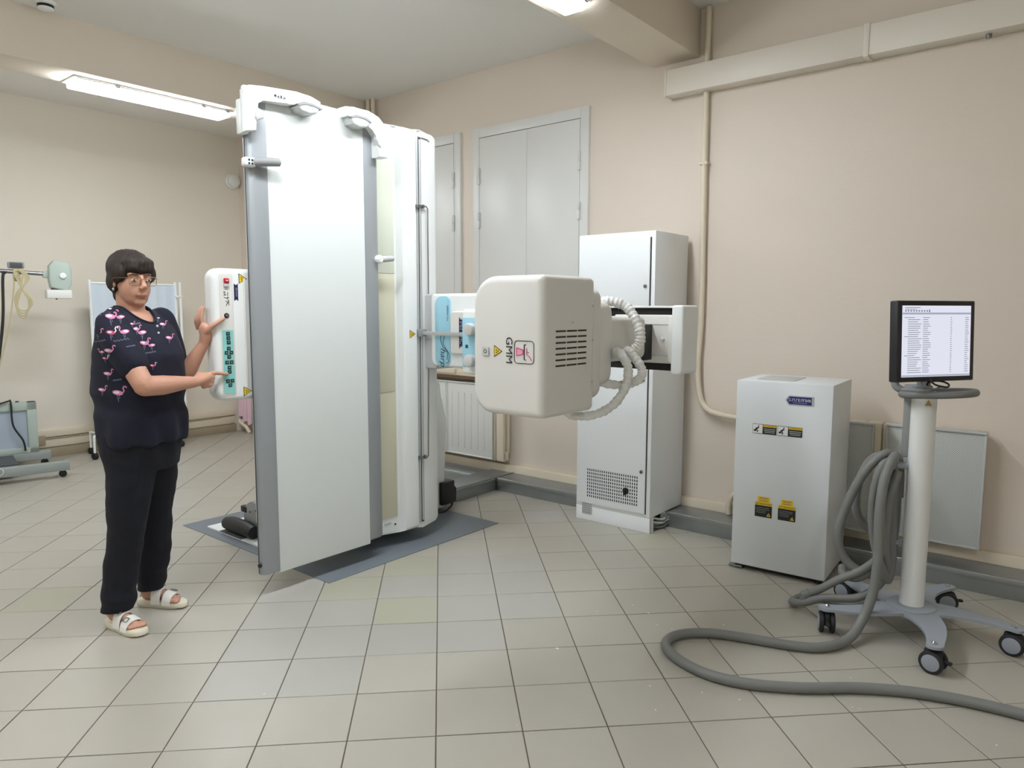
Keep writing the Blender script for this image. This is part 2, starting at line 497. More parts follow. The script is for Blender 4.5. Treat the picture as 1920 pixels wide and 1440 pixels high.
luminaire(-.65, -.95, .20, 3.10, 'added fill light under the near beam, just beyond the top edge', .07)  # unseen lamp added for more light on surfaces facing the left wall
luminaire(-.65, -2.5, -1.35, 3.10, 'glowing strip light under the near beam, far beyond the top edge', .07)

t = root('smoke_detector', 'round white smoke detector on the ceiling by the far beam', 'smoke detector', (-3.70, .20, ZC))
fin(tube(B(), [(-3.70, .2, ZC), (-3.70, .2, ZC - .012), (-3.70, .2, ZC - .02)], [.062, .062, .052], 24), 'base', 'white_plastic', t)
fin(tube(B(), [(-3.70, .2, ZC - .018), (-3.70, .2, ZC - .036)], [.047, .047], 24), 'sensor_slot', 'black', t)
fin(tube(B(), [(-3.70, .2, ZC - .036), (-3.70, .2, ZC - .046), (-3.70, .2, ZC - .054)], [.046, .044, .026], 24), 'cap', 'white_plastic', t)

# --- wide trunking high on the right wall, heating pipe
t = root('wall_duct', 'long cream rectangular duct fixed high on the right wall', 'duct', (.6, 2.9, 2.86))
fin(box(B(), (-.685, 2.84, 2.865), (.55, 2.95, 3.03), .004), 'duct_section', 'duct_paint', t)
fin(box(B(), (.553, 2.84, 2.865), (2.6, 2.95, 3.03), .004), 'duct_section', 'duct_paint', t)
fin(box(B(), (.535, 2.835, 2.858), (.565, 2.95, 3.036), .003), 'joint_cover', 'duct_paint', t)
fin(box(B(), (-.69, 2.836, 2.86), (-.675, 2.95, 3.034), .002), 'end_cap', 'duct_paint', t)
fin(tube(B(), [(1.12, 2.9, 2.87), (1.12, 2.9, 2.845)], .014, 10), 'bolt', 'steel', t)
fin(tube(B(), [(1.04, 2.93, 3.03), (1.04, 2.93, 3.4)], .005, 8), 'hanger_rod', 'steel', t)
t = root('heating_pipe', 'cream painted heating pipe running down the right wall beside the cabinet', 'pipe', (-.43, 2.92, 0))
pts = spline([(-.425, 2.92, 3.395), (-.425, 2.92, 3.0), (-.425, 2.92, 2.6), (-.42, 2.92, 2.0), (-.415, 2.92, 1.4),
              (-.425, 2.91, 1.08), (-.40, 2.905, .87), (-.34, 2.90, .785), (-.25, 2.895, .76), (-.12, 2.89, .75), (.1, 2.885, .75)], 6)
fin(tube(B(), pts, .019, 12), 'riser', 'cream_paint', t)
fin(tube(B(), spline([(.1, 2.885, .26), (-.07, 2.885, .255), (-.14, 2.885, .23), (-.165, 2.885, .16), (-.165, 2.885, .10)], 6), .019, 12), 'return_pipe', 'cream_paint', t)
for z in (2.4,):
    fin(box(B(), (-.455, 2.898, z), (-.395, 2.949, z + .02), .003), 'clamp', 'cream_paint', t)
t = root('corner_pipe', 'pair of cream pipes by the ceiling above the tall machine', 'pipe', (-3.8, 2.9, 0))
for x in (-3.80, -3.73):
    fin(tube(B(), [(x, 2.90, 3.4), (x, 2.90, .0)], .02, 10), 'pipe_run', 'cream_paint', t)

# --- galvanised floor trays
def tray(x0, y0, x1, y1, label, lipdir):
    t = root('floor_tray', label, 'cable tray', ((x0 + x1) / 2, (y0 + y1) / 2, 0), group='galvanised cable trays on the floor')
    fin(box(B(), (x0, y0, 0), (x1, y1, .088), .002), 'channel', 'galvanised', t)
    if lipdir == 'y':
        fin(box(box(B(), (x0, y0 - .003, .088), (x1, y1, .097), .002), (x0, y0 - .004, .074), (x1, y0, .094), .001), 'lid', 'galvanised', t)
        fin(tube(B(), [(x0, y0 + .012, .098), (x1, y0 + .012, .098)], .004, 8), 'lip', 'chrome', t)
    else:
        fin(box(box(B(), (x0, y0, .088), (x1 + .003, y1, .097), .002), (x1, y0, .074), (x1 + .004, y1, .094), .001), 'lid', 'galvanised', t)
        fin(tube(B(), [(x1 - .012, y0, .098), (x1 - .012, y1, .098)], .003, 8), 'lip', 'galv_dark', t)
    return t
tray(-.512, 2.665, 4.38, 2.903, 'long galvanised floor tray at the foot of the right wall', 'y')
tray(-2.008, 2.665, -1.09, 2.903, 'short galvanised floor tray between the machine and the tall cabinet', 'y')
tray(-2.26, 1.40, -2.012, 2.903, 'galvanised floor tray branching from the wall to the machine', 'x')
tray(-3.6, 2.62, -2.264, 2.85, 'galvanised floor tray under the window radiator', 'y')
fin(box(B(), (-2.02, 2.655, .0), (-2.0, 2.668, .1), .002), 'seam_cover', 'galv_dark', bpy.data.objects['floor_tray.001'])

# --- radiators
def radiator(x0, x1, label, screens, m, sections=6, z0=.20, z1=.82):
    t = root('radiator', label, 'radiator', ((x0 + x1) / 2, 2.88, z0 - .02), group='radiators along the right wall')
    n = max(2, int((x1 - x0) / .085))
    for k in range(n):
        cx = x0 + (k + .5) * (x1 - x0) / n
        hw = (x1 - x0) / n * .46
        bm = B()
        for yy in (2.855, 2.915): box(bm, (cx - hw, yy - .018, z0), (cx + hw, yy + .018, z1 - .02), .012)
        box(bm, (cx - hw, 2.84, z0 - .01), (cx + hw, 2.93, z0 + .07), .012)
        box(bm, (cx - hw, 2.84, z1 - .09), (cx + hw, 2.93, z1 - .01), .012)
        fin(bm, 'section', 'cream_paint', t)
    for a, b, za, zb in screens:
        s = fin(box(B(), (a, 2.822, za), (b, 2.834, zb), .004), 'front_screen', m, t)
        if m == 'perforated':
            bm = B()
            for p, q in (((a, 2.816, za), (a + .012, 2.836, zb)), ((b - .012, 2.816, za), (b, 2.836, zb)), ((a + .0122, 2.8165, za), (b - .0122, 2.836, za + .012)), ((a, 2.812, zb + .0005), (b, 2.88, zb + .012))):
                box(bm, p, q, .003)
            fin(bm, 'rim', 'pale_grey', s)
        else:
            w = (b - a)
            for k in range(int(w / .075)):
                xx = a + .04 + k * .075
                fin(box(B(), (xx, 2.818, za + .06), (xx + .028, 2.824, zb - .08), .003), 'rib', m, s)
            bm = B()
            box(bm, (a, 2.814, za), (a + .012, 2.836, zb), .003); box(bm, (b - .012, 2.814, za), (b, 2.836, zb), .003)
            box(bm, (a, 2.813, zb + .0005), (b, 2.87, zb + .010), .003); box(bm, (a + .0122, 2.8145, za), (b - .0122, 2.836, za + .01), .003)
            fin(bm, 'rim', m, s)
    return t
radiator(-3.3, -2.08, 'white-screened radiator under the shuttered window behind the machine', ((-3.27, -2.722, .20, .82), (-2.716, -2.185, .20, .82)), 'shutter')
radiator(-.10, .745, 'radiator with perforated screen half hidden behind the white floor-standing unit', ((-.05, .705, .165, .795),), 'perforated')
radiator(.74, 1.235, 'radiator with perforated screen right behind the monitor stand', ((.765, 1.247, .18, .802),), 'perforated')
# ================================================================ floor mat and x-ray machine
m_ = fin(box(B(), (-3.017, .60, .0005), (-1.415, 1.994, .004), .001), 'floor_mat', 'linoleum')
tag(m_, 'dark grey linoleum sheet on the tiles under the x-ray machine', 'floor mat')

MC = root('xray_machine', 'tall white x-ray machine with upright table, tube head and horizontal arm', 'x-ray machine', (-2.1, 1.2, .004))
FX = -1.51                      # front plane of the upright table
# --- table top: white sheet between two grey aluminium edge profiles
tp = fin(prism(B(), [(FX - .012, .366), (FX, .374), (FX + .001, .962), (FX - .012, .974), (FX - .075, .974), (FX - .075, .366)], 'z', .104, 2.492, .004), 'table_top', 'white_sheet', MC)
fin(prism(B(), [(FX - .034, .274), (FX - .024, .274), (FX - .010, .282), (FX + .002, .298), (FX + .004, .372), (FX - .02, .380), (FX - .034, .380)], 'z', .112, 2.488, .006), 'edge_profile', 'grey_alu', MC)
fin(box(B(), (FX - .034, .2722, .12), (FX - .026, .2745, 2.48), .0005), 'edge_groove', 'dark_grey', MC)
fin(prism(B(), [(FX - .10, .958), (FX - .02, .958), (FX + .004, .964), (FX + .002, 1.045), (FX - .015, 1.068), (FX - .045, 1.080), (FX - .10, 1.080)], 'z', .122, 2.492, .012), 'edge_profile', 'grey_alu', MC)
fin(box(B(), (FX - .09, .30, 2.484), (FX + .002, 1.06, 2.498), .006), 'top_cap', 'white_plastic', MC)
fin(disc(B(), (-1.528, .270, .165), (0, 1, 0), .011, .014, 14, .003), 'end_button', 'black', MC)
# --- frame with recessed side strip
fin(prism(B(), [(-1.605, 1.07), (-1.605, 1.272), (-1.560, 1.285), (-1.552, 1.30), (-1.552, 1.385), (-1.568, 1.40), (-1.568, 1.555), (-1.60, 1.60), (-1.66, 1.612), (-1.98, 1.612), (-1.98, 1.07)],
          'z', .088, 2.512, .025, 4), 'frame', 'white_plastic', MC)
fin(box(B(), (-1.66, .50, .22), (-1.62, .98, 2.38)), 'inner_cover', 'dark_grey', MC)
fin(prism(B(), [(-1.62, .48), (-1.62, 1.068), (-1.95, 1.068), (-1.95, .52), (-1.90, .48)], 'z', .25, 2.36, .02), 'table_body', 'white_plastic', MC)
fin(box(B(), (-1.607, 1.085, 1.662), (-1.598, 1.252, 2.41), .002), 'side_strip', 'green_white', MC)
fin(box(B(), (-1.607, 1.085, .19), (-1.598, 1.252, 1.659), .002), 'side_strip', 'cream_panel', MC)
fin(box(B(), (-1.604, 1.085, .96), (-1.594, 1.240, 1.63), .002), 'light_panel', 'cream_panel', MC)
fin(disc(B(), (-1.605, 1.235, .138), (1, 0, 0), .006, .01, 10), 'screw', 'black', MC)
fin(disc(B(), (-1.605, 1.135, 2.462), (1, 0, 0), .006, .01, 10), 'screw', 'black', MC)
fin(box(B(), (-1.605, 1.15, .148), (-1.6005, 1.20, .16), .0), 'name_plate', 'pale_grey', MC)
# --- guide rail slot, rods, clamps
fin(box(B(), (-1.57, 1.421, .115), (-1.5655, 1.446, 2.478), .001), 'rail_slot', 'dark_grey', MC)
fin(box(B(), (-1.568, 1.406, .115), (-1.560, 1.418, 2.478), .002), 'guide_rail', 'silver', MC)
fin(cyl(B(), (-1.560, 1.430, .13), (-1.560, 1.430, 2.46), .0065, n=10), 'guide_rod', 'silver', MC)
fin(tube(B(), [(-1.562, 1.448, 2.475), (-1.562, 1.50, 2.472), (-1.562, 1.515, 2.462)], .003, 6), 'cable_end', 'mid_grey', MC)
lp = [(-1.55, 1.425, 2.066), (-1.55, 1.470, 2.072), (-1.55, 1.484, 2.060), (-1.55, 1.484, 1.3), (-1.55, 1.470, .535), (-1.55, 1.455, .522), (-1.55, 1.405, .53)]
fin(tube(B(), lp, .0042, 8), 'rod_loop', 'steel', MC)
for z in (2.066, .532):
    fin(box(box(B(), (-1.568, 1.395, z - .010), (-1.540, 1.420, z + .010), .003), (-1.568, 1.43, z - .010), (-1.54, 1.452, z + .012), .003), 'rod_clamp', 'steel', MC)
fin(box(B(), (-1.568, 1.395, 1.285), (-1.525, 1.445, 1.33), .004), 'scale_block', 'mid_grey', MC)
fin(box(B(), (-1.53, 1.408, 1.296), (-.62, 1.416, 1.318), .001), 'scale_rod', 'silver', MC)
# warning triangle helper: apex points along u
def warn(parent, o, u, v, s=.03):
    tr = [(s * .62, 0), (-s * .38, s * .55), (-s * .38, -s * .55)]
    a = fin(decal(B(), [(p[0] * 1.25, p[1] * 1.25) for p in tr], o, u, v, .0008), 'warning_sign', 'ink', parent)
    fin(decal(B(), tr, o, u, v, .0014), 'yellow_field', 'yellow', a)
    for k in range(3):
        t0 = 2 * PI * k / 3; c, s_ = math.cos(t0), math.sin(t0)
        R_ = lambda p: (p[0] * c - p[1] * s_, p[0] * s_ + p[1] * c)
        fin(decal(B(), [R_((s * .05, 0)), R_((s * .22, s * .11)), R_((s * .22, -s * .11))], o, u, v, .002), 'trefoil', 'ink', a)
    return a
warn(MC, (-1.552, 1.345, 1.302), (0, 1, 0), (0, 0, 1), .038)

# --- shoulder brackets on the top corners
def bracket(flip):
    fy = (lambda y: y) if not flip else (lambda y: 1.318 - y)
    P = lambda l: [(fy(a), b) for a, b in (l if not flip else reversed(l))]
    body = fin(prism(B(), P([(.238, 2.275), (.296, 2.285), (.300, 2.415), (.330, 2.436), (.47, 2.440), (.505, 2.448), (.56, 2.462), (.655, 2.452), (.660, 2.494), (.60, 2.510), (.52, 2.512), (.33, 2.496), (.266, 2.488), (.238, 2.466)]),
               'x', FX + .005, FX + .050, .006), 'shoulder_bracket', 'white_plastic', MC)
    fin(prism(B(), P([(.505, 2.440), (.53, 2.420), (.575, 2.413), (.618, 2.425), (.638, 2.452), (.60, 2.465), (.55, 2.466)]), 'x', FX - .005, FX + .075, .008), 'pad', 'pale_grey', body)
    fin(prism(B(), P([(.50, 2.448), (.54, 2.468), (.60, 2.466), (.655, 2.452), (.64, 2.444), (.60, 2.456), (.55, 2.457), (.515, 2.438)]), 'x', FX + .05, FX + .078, .002), 'pad_edge', 'mid_grey', body)
    fin(prism(B(), P([(.296, 2.39), (.285, 2.345), (.293, 2.33), (.325, 2.345), (.325, 2.38)]), 'x', FX + .02, FX + .065, .008), 'release_knob', 'pale_grey', body)
    return body
bl = bracket(False)
brk = fin(prism(B(), [(1.092, 2.285), (1.022, 2.280), (1.018, 2.395), (.990, 2.424), (.93, 2.442), (.86, 2.452), (.815, 2.456), (.812, 2.506), (.86, 2.512), (.965, 2.514), (1.035, 2.494), (1.088, 2.450)][::-1], 'x', FX - .02, FX + .055, .008), 'shoulder_bracket', 'white_plastic', MC)
fin(prism(B(), [(.830, 2.452), (.842, 2.420), (.885, 2.408), (.935, 2.418), (.962, 2.445), (.93, 2.464), (.87, 2.468)], 'x', FX - .005, FX + .075, .008), 'pad', 'pale_grey', brk)
fin(prism(B(), [(.822, 2.452), (.86, 2.470), (.93, 2.468), (.968, 2.448), (.955, 2.442), (.92, 2.458), (.87, 2.460), (.832, 2.446)], 'x', FX + .05, FX + .078, .002), 'pad_edge', 'mid_grey', brk)
fin(prism(B(), [(1.028, 2.385), (1.016, 2.375), (1.018, 2.345), (1.036, 2.330), (1.045, 2.345)], 'x', FX + .02, FX + .065, .006), 'release_knob', 'pale_grey', brk)
fin(box(B(), (FX - .035, .238, 2.27), (FX + .02, .275, 2.43), .008), 'side_block', 'white_plastic', bl)
fin(box(B(), (FX - .03, .262, 2.44), (FX + .0, .31, 2.50), .012, 4), 'hinge_cover', 'white_plastic', bl)
# pictogram row on the left bracket
for k, y in enumerate((.395, .412, .427, .441)):
    o = (FX + .0552, y, 2.466)
    if k == 0: fin(decal(B(), [(.006 * math.cos(a * PI / 6), .006 * math.sin(a * PI / 6)) for a in range(12)], o, (0, 1, 0), (0, 0, 1)), 'pictogram', 'ink', bl)
    elif k == 1: fin(decal(B(), [(-.005, -.005), (.005, -.005), (0, .006)], o, (0, 1, 0), (0, 0, 1)), 'pictogram', 'ink', bl)
    elif k == 2: fin(decal(B(), rect(.007, .013), o, (0, 1, 0), (0, 0, 1)), 'pictogram', 'ink', bl)
    else:
        bm = B()
        for q in (-.004, 0, .004): decal(bm, rect(.012, .0018, .004, q), o, (0, 1, 0), (0, 0, 1))
        fin(bm, 'pictogram', 'ink', bl)

# --- hand grips
g = fin(box(B(), (FX - .01, .240, 2.120), (FX + .035, .298, 2.163), .010, 3), 'hand_grip', 'white_plastic', MC)
fin(tube(B(), [(FX + .03, .285, 2.142), (FX + .04, .31, 2.146), (FX + .05, .36, 2.152), (FX + .053, .405, 2.156), (FX + .053, .412, 2.157)], [.016, .021, .021, .019, .010], 16), 'handle', 'mid_grey', g)
for k in range(4):
    fin(decal(B(), rect(.009, .009, -.008 + .016 * (k % 2), -.008 + .016 * (k // 2)), (FX + .0355, .266, 2.141), (0, 1, 0), (0, 0, 1)), 'pictogram', 'ink', g)
g = fin(tube(B(), [(FX - .01, 1.052, 1.731), (FX + .02, 1.052, 1.731), (FX + .03, 1.052, 1.731)], [.024, .024, .016], 16), 'hand_grip', 'white_plastic', MC)
fin(tube(B(), [(FX + .01, 1.06, 1.731), (FX + .012, 1.085, 1.733), (FX + .015, 1.15, 1.741), (FX + .015, 1.157, 1.742)], [.014, .0175, .017, .009], 14), 'handle', 'pale_grey', g)

# --- control pod on the left flank
pod = fin(rprism(B(), .095, .345, 1.010, 1.645, (.06, .012, .012, .055), 'x', -1.645, -1.558, .024, 8, 6), 'control_pod', 'white_plastic', MC, sharp=60)
fin(prism(B(), rrect(.128, .198, 1.035, 1.62, .012, 4), 'x', -1.562, -1.5565, .002, 2), 'face_plate', 'white_cover', pod)
fin(prism(B(), rrect(.252, .262, 1.07, 1.60, .005, 4), 'x', -1.562, -1.553, .003, 2), 'rib', 'white_cover', pod)
PX = -1.5562
U_, V_ = V((0, 1, 0)), V((0, 0, 1))
kp = fin(decal(B(), rrect(.1345, .190, 1.048, 1.352, .003, 2), (PX, 0, 0), U_, V_, .001), 'keypad', 'teal', pod)
kz = lambda px_: 1.356 - (px_ - 617) * .002548
for y, z in ((.163, 1.335), (.164, 1.314), (.165, 1.293), (.164, 1.264), (.152, 1.244), (.176, 1.244), (.164, 1.224), (.153, 1.198), (.176, 1.198), (.164, 1.173), (.164, 1.152), (.153, 1.108), (.176, 1.108), (.165, 1.088)):
    kk = fin(box(B(), (PX, y - .0095, z - .0088), (PX + .003, y + .0095, z + .0088), .001), 'key', 'key', kp)
    fin(decal(B(), rect(.006, .003), (PX + .0032, y, z), U_, V_, .0004), 'key_mark', 'teal', kk)
fin(box(B(), (PX - .002, .150, 1.572), (PX + .012, .176, 1.598), .005, 3), 'emergency_button', 'red', pod)
fin(decal(B(), rect(.012, .004), (PX + .0122, .163, 1.587), U_, V_, .0006), 'button_mark', 'white_print', pod)
fin(box(B(), (PX - .002, .150, 1.556), (PX + .010, .176, 1.573), .003), 'button_base', 'pale_grey', pod)
fin(disc(B(), (PX, .160, 1.421), (1, 0, 0), .0125, .008, 20, .002), 'round_button', 'black', pod)
fin(disc(B(), (PX + .003, .160, 1.421), (1, 0, 0), .0075, .006, 16, .002), 'button_cap', 'steel', pod)
warn(pod, (-1.5585, .247, 1.598), U_, V_, .036); warn(pod, (-1.5585, .252, 1.050), U_, V_, .036)
rb = fin(decal(B(), [(-.0105, -.042), (0, -.034), (.0105, -.042), (.0105, .042), (0, .034), (-.0105, .042)], (-1.5585, .214, 1.532), U_, V_, .001), 'ribbon_label', 'navy_ribbon', pod)
text('РЕГИНС', 'lettering', .011, (-1.5578, .214, 1.532), (0, 0, -1), (0, 1, 0), 'silver', rb)
for pts in ([(.148, 1.535), (.158, 1.533), (.150, 1.525), (.160, 1.520), (.148, 1.516)], [(.170, 1.532), (.168, 1.505), (.176, 1.480)], [(.150, 1.508), (.166, 1.505), (.176, 1.508)], [(.158, 1.492), (.170, 1.480), (.176, 1.470)], [(.176, 1.492), (.166, 1.480), (.160, 1.466)]):
    fin(tube(B(), spline([(PX + .0006, a, b) for a, b in pts], 4), .0011, 5), 'script_stroke', 'ink', pod)
fin(box(B(), (-1.66, .27, 1.08), (-1.60, .42, 1.58), .01), 'pod_mount', 'pale_grey', MC)

# --- stand, gear and motor at the foot
fin(box(B(), (-2.83, .672, .004), (-2.0, 1.92, .016), .002), 'base_plate', 'white_plastic', MC)
fin(box(B(), (-2.66, .665, .0165), (-2.40, .90, .021), .001), 'plate_recess', 'dark_grey', MC)
fin(disc(B(), (-2.40, .83, .125), (0, 1, 0), .115, .16, 32, .014), 'gear_housing', 'mid_grey', MC)
fin(box(B(), (-2.44, .76, .016), (-2.05, .90, .17), .02), 'gear_foot', 'mid_grey', MC)
fin(tube(B(), [(-2.665, .715, .062), (-2.65, .715, .064), (-2.58, .715, .070), (-2.42, .715, .070), (-2.33, .715, .062)], [.022, .040, .048, .048, .040], 20), 'motor', 'black', MC)
fin(box(B(), (-2.535, .745, .155), (-2.465, .785, .195), .008), 'cable_gland', 'black', MC)
for x, z in ((-2.43, .17), (-2.36, .19), (-2.40, .09)):
    fin(disc(B(), (x, .748, z), (0, 1, 0), .007, .01, 10), 'bolt', 'steel', MC)
fin(prism(B(), [(1.25, .016), (2.0, .016), (2.005, .66), (1.985, .80), (1.945, .92), (1.90, 1.02), (1.25, 1.05)], 'x', -2.30, -1.92, .03, 4), 'stand', 'white_plastic', MC)
fin(box(B(), (-1.98, 1.30, .9), (-1.90, 1.58, 1.6), .02), 'pivot', 'pale_grey', MC)
cb_ = fin(box(B(), (-2.0, 1.93, .05), (-1.89, 2.06, .215), .008), 'connector_box', 'black', MC)
fin(prism(B(), [(2.05, .06), (2.085, .05), (2.09, .15), (2.05, .19)], 'x', -1.98, -1.90, .006), 'plug', 'rubber', cb_)
fin(tube(B(), spline([(-1.93, 2.07, .08), (-1.92, 2.06, .03), (-1.90, 2.00, .012), (-1.88, 1.92, .010), (-1.95, 1.80, .028)], 6), .007, 8), 'cable', 'black', MC)

# --- horizontal arm
fin(rprism(B(), -1.60, -1.465, 1.085, 1.545, (.02, .02, .05, .05), 'y', 1.47, 1.78, .012), 'arm_root', 'pale_grey', MC)
ab = fin(rprism(B(), -1.50, -1.08, 1.105, 1.545, (.05, .04, .02, .03), 'y', 1.45, 1.80, .018), 'arm_base', 'white_plastic', MC)
fin(rprism(B(), -1.455, -1.325, 1.108, 1.530, (.05, .05, .04, .055), 'y', 1.443, 1.46, .004, 6, 2), 'blue_panel', 'sky_blue', ab)
dn, rt_ = V((0, 0, -1)), V((1, 0, 0))
def side_text(s, size, x, z, m, parent, y=1.4425, xs=1.0, shear=0.0):
    return text(s, 'lettering', size, (x, y, z), dn, rt_, m, parent, 'CENTER', xs, shear)
side_text('harp', .062, -1.385, 1.165, 'ink_teal', ab, shear=.35)
fin(tube(B(), spline([(-1.352, 1.4415, 1.150), (-1.348, 1.4415, 1.19), (-1.365, 1.4415, 1.215), (-1.385, 1.4415, 1.225), (-1.405, 1.4415, 1.27), (-1.395, 1.4415, 1.305), (-1.375, 1.4415, 1.29), (-1.385, 1.4415, 1.25), (-1.36, 1.4415, 1.215), (-1.335, 1.4415, 1.185), (-1.34, 1.4415, 1.14), (-1.36, 1.4415, 1.13)], 6), .0018, 6), 'lettering', 'ink_teal', ab)
side_text('OPERA', .02, -1.345, 1.445, 'ink_teal', ab); side_text('line', .018, -1.345, 1.395, 'ink_teal', ab)
fin(rprism(B(), -1.31, -1.05, 1.19, 1.44, .02, 'y', 1.425, 1.46, .008), 'arm_plate', 'white_cover', MC)
rb = fin(decal(B(), [(-.098, -.022), (-.082, 0), (-.098, .022), (.098, .022), (.082, 0), (.098, -.022)][::-1], (-1.215, 1.4245, 1.315), dn, rt_, .001), 'ribbon_label', 'silver', MC)
fin(decal(B(), [(-.088, -.018), (-.074, 0), (-.088, .018), (.088, .018), (.074, 0), (.088, -.018)][::-1], (-1.215, 1.4240, 1.315), dn, rt_, .001), 'ribbon_field', 'navy_ribbon', rb)
text('РЕГИНС', 'lettering', .034, (-1.215, 1.423, 1.315), dn, rt_, 'silver', rb)
fin(box(B(), (-1.10, 1.50, 1.18), (.11, 1.58, 1.455), .02), 'arm_beam', 'white_cover', MC)
# carriage end: white inner box, dark bellows above and below, wrapped end cap
fin(box(B(), (-.30, 1.47, 1.165), (.116, 1.57, 1.465), .004), 'bellows', 'bellows', MC)
fin(box(B(), (-.20, 1.45, 1.200), (.114, 1.56, 1.430), .008, 3), 'carriage', 'white_cover', MC)
fin(box(B(), (-.20, 1.447, 1.236), (.108, 1.452, 1.239), .0), 'seam', 'pale_grey', MC)
fin(box(B(), (-.20, 1.447, 1.384), (.108, 1.452, 1.387), .0), 'seam', 'pale_grey', MC)
fin(box(B(), (.098, 1.440, 1.205), (.128, 1.46, 1.425), .006), 'corner_strip', 'white_cover', MC)
fin(disc(B(), (.068, 1.446, 1.315), (0, 1, 0), .009, .01, 12, .003), 'button', 'pale_grey', MC)
fin(rprism(B(), .115, .175, 1.15, 1.475, (.012, .024, .014, .012), 'y', 1.438, 1.60, .010), 'end_cover', 'white_plastic', MC)
fin(box(B(), (-.30, 1.45, 1.462), (.116, 1.60, 1.472), .003), 'top_lip', 'white_plastic', MC)

# --- tube head
th = fin(rprism(B(), -.290, .066, 1.040, 1.585, (.095, .024, .024, .11), 'y', .505, .868, .030, 9, 6), 'tube_head', 'white_cover', MC, sharp=60)
fin(rprism(B(), -.24, .052, 1.08, 1.545, .05, 'y', .862, .94, .02), 'rear_cover', 'white_cover', th)
fin(box(B(), (-.22, .93, 1.13), (.045, 1.06, 1.49), .05, 5), 'rear_hub', 'white_cover', th)
for k in range(7):
    z = 1.372 - k * .0222; bm = B()
    for a, b in ((.588, .655), (.662, .730), (.737, .798)): box(bm, (.0655, a, z - .0034), (.0668, b, z + .0034))
    fin(bm, 'vent_slot', 'slot_dark', th)
for y, z in ((.845, 1.47), (.845, 1.33), (.845, 1.16), (.70, 1.405)): fin(disc(B(), (.066, y, z), (1, 0, 0), .005, .004, 10), 'screw', 'pale_grey', th)
# logo: rounded square with pictogram, GMM beside it, reading downwards
YF = .5035
def stroke(pts, m, r=.0016, parent=th, n=1):
    return fin(tube(B(), [(a, YF, b) for a, b in pts], r, 6), 'logo_stroke', m, parent)
fin(tube(B(), [(a, YF, b) for a, b in rrect(-.068, .026, 1.250, 1.336, .014, 5)], .0013, 6, closed=True), 'logo_frame', 'ink', th)
text('GMM', 'lettering', .046, (-.094, YF - .0005, 1.298), dn, rt_, 'ink', th)
stroke([(-.012, 1.322), (-.020, 1.322), (-.020, 1.264), (-.012, 1.264)], 'ink', .0018)
fin(decal(B(), [(-.057, 1.309), (-.057, 1.279), (-.026, 1.286), (-.026, 1.302)], (0, YF + .001, 0), (1, 0, 0), (0, 0, 1), .001), 'logo_fill', 'pink_fill', th)
stroke([(-.057, 1.309), (-.057, 1.279), (-.026, 1.286), (-.026, 1.302), (-.057, 1.309)], 'ink_pink', .0018)
stroke([(-.008, 1.308), (-.008, 1.285), (.004, 1.278), (.016, 1.262)], 'ink_pink', .0015)
stroke([(-.008, 1.296), (.002, 1.292)], 'ink_pink', .0015)
warn(th, (-.155, YF + .001, 1.292), (1, 0, 0), (0, 0, 1), .034)
lb = fin(decal(B(), rect(.034, .034), (-.214, .5005, 1.290), (1, 0, 0), (0, 0, 1), .001), 'rating_label', 'pale_grey', th)
fin(tube(B(), [(-.214 + .007 * math.cos(a), .4995, 1.29 + .007 * math.sin(a)) for a in [k * PI / 8 for k in range(16)]], .0014, 5, closed=True), 'focus_mark', 'ink', lb)
# collimator between tube head and table
co = fin(box(B(), (-.385, .545, 1.185), (-.25, .80, 1.455), .014, 4), 'collimator', 'white_plastic', MC)
fin(box(B(), (-.378, .541, 1.218), (-.25, .548, 1.42), .003), 'collimator_face', 'sky_blue', co)
for z in (1.372, 1.245):
    fin(disc(B(), (-.322, .528, z), (0, 1, 0), .026, .034, 20, .006), 'knob', 'pale_grey', co)
    fin(tube(B(), [(-.352, .540, z - .003), (-.352, .540, z + .006)], .003, 6), 'mark', 'ink_teal', co)
fin(decal(B(), rect(.014, .014), (-.352, .5408, 1.302), (1, 0, 0), (0, 0, 1), .0008), 'mark', 'ink_teal', co)
# neck, joint and wrapped cables
fin(box(B(), (-.10, 1.03, 1.225), (.035, 1.36, 1.425), .035, 5), 'neck', 'white_cover', MC)
fin(box(B(), (-.09, 1.34, 1.215), (.012, 1.452, 1.385), .006), 'joint', 'black', MC)
for pts, r in (([(-.04, 1.02, 1.482), (.02, 1.05, 1.490), (.079, 1.08, 1.468), (.127, 1.08, 1.417), (.154, 1.08, 1.354), (.145, 1.08, 1.302), (.10, 1.07, 1.268), (.03, 1.06, 1.262)], .021),
               ([(.06, 1.04, 1.275), (.112, 1.0, 1.262), (.144, 1.0, 1.211), (.133, 1.0, 1.131), (.077, 1.0, 1.051), (-.003, .98, 1.002), (-.10, .95, .992), (-.14, .92, 1.03)], .019),
               ([(.10, 1.05, 1.285), (.134, 1.05, 1.264), (.182, 1.05, 1.203), (.165, 1.05, 1.159), (.085, 1.05, 1.130), (-.032, 1.03, 1.141), (-.10, 1.0, 1.16)], .019)):
    sp = spline(pts, 14)
    rr = [r * (1 + .10 * math.sin(k * 1.7) + .06 * math.sin(k * .6 + 1)) for k in range(len(sp))]
    fin(tube(B(), sp, rr, 12), 'wrapped_cable', 'wrap', MC, sharp=60)
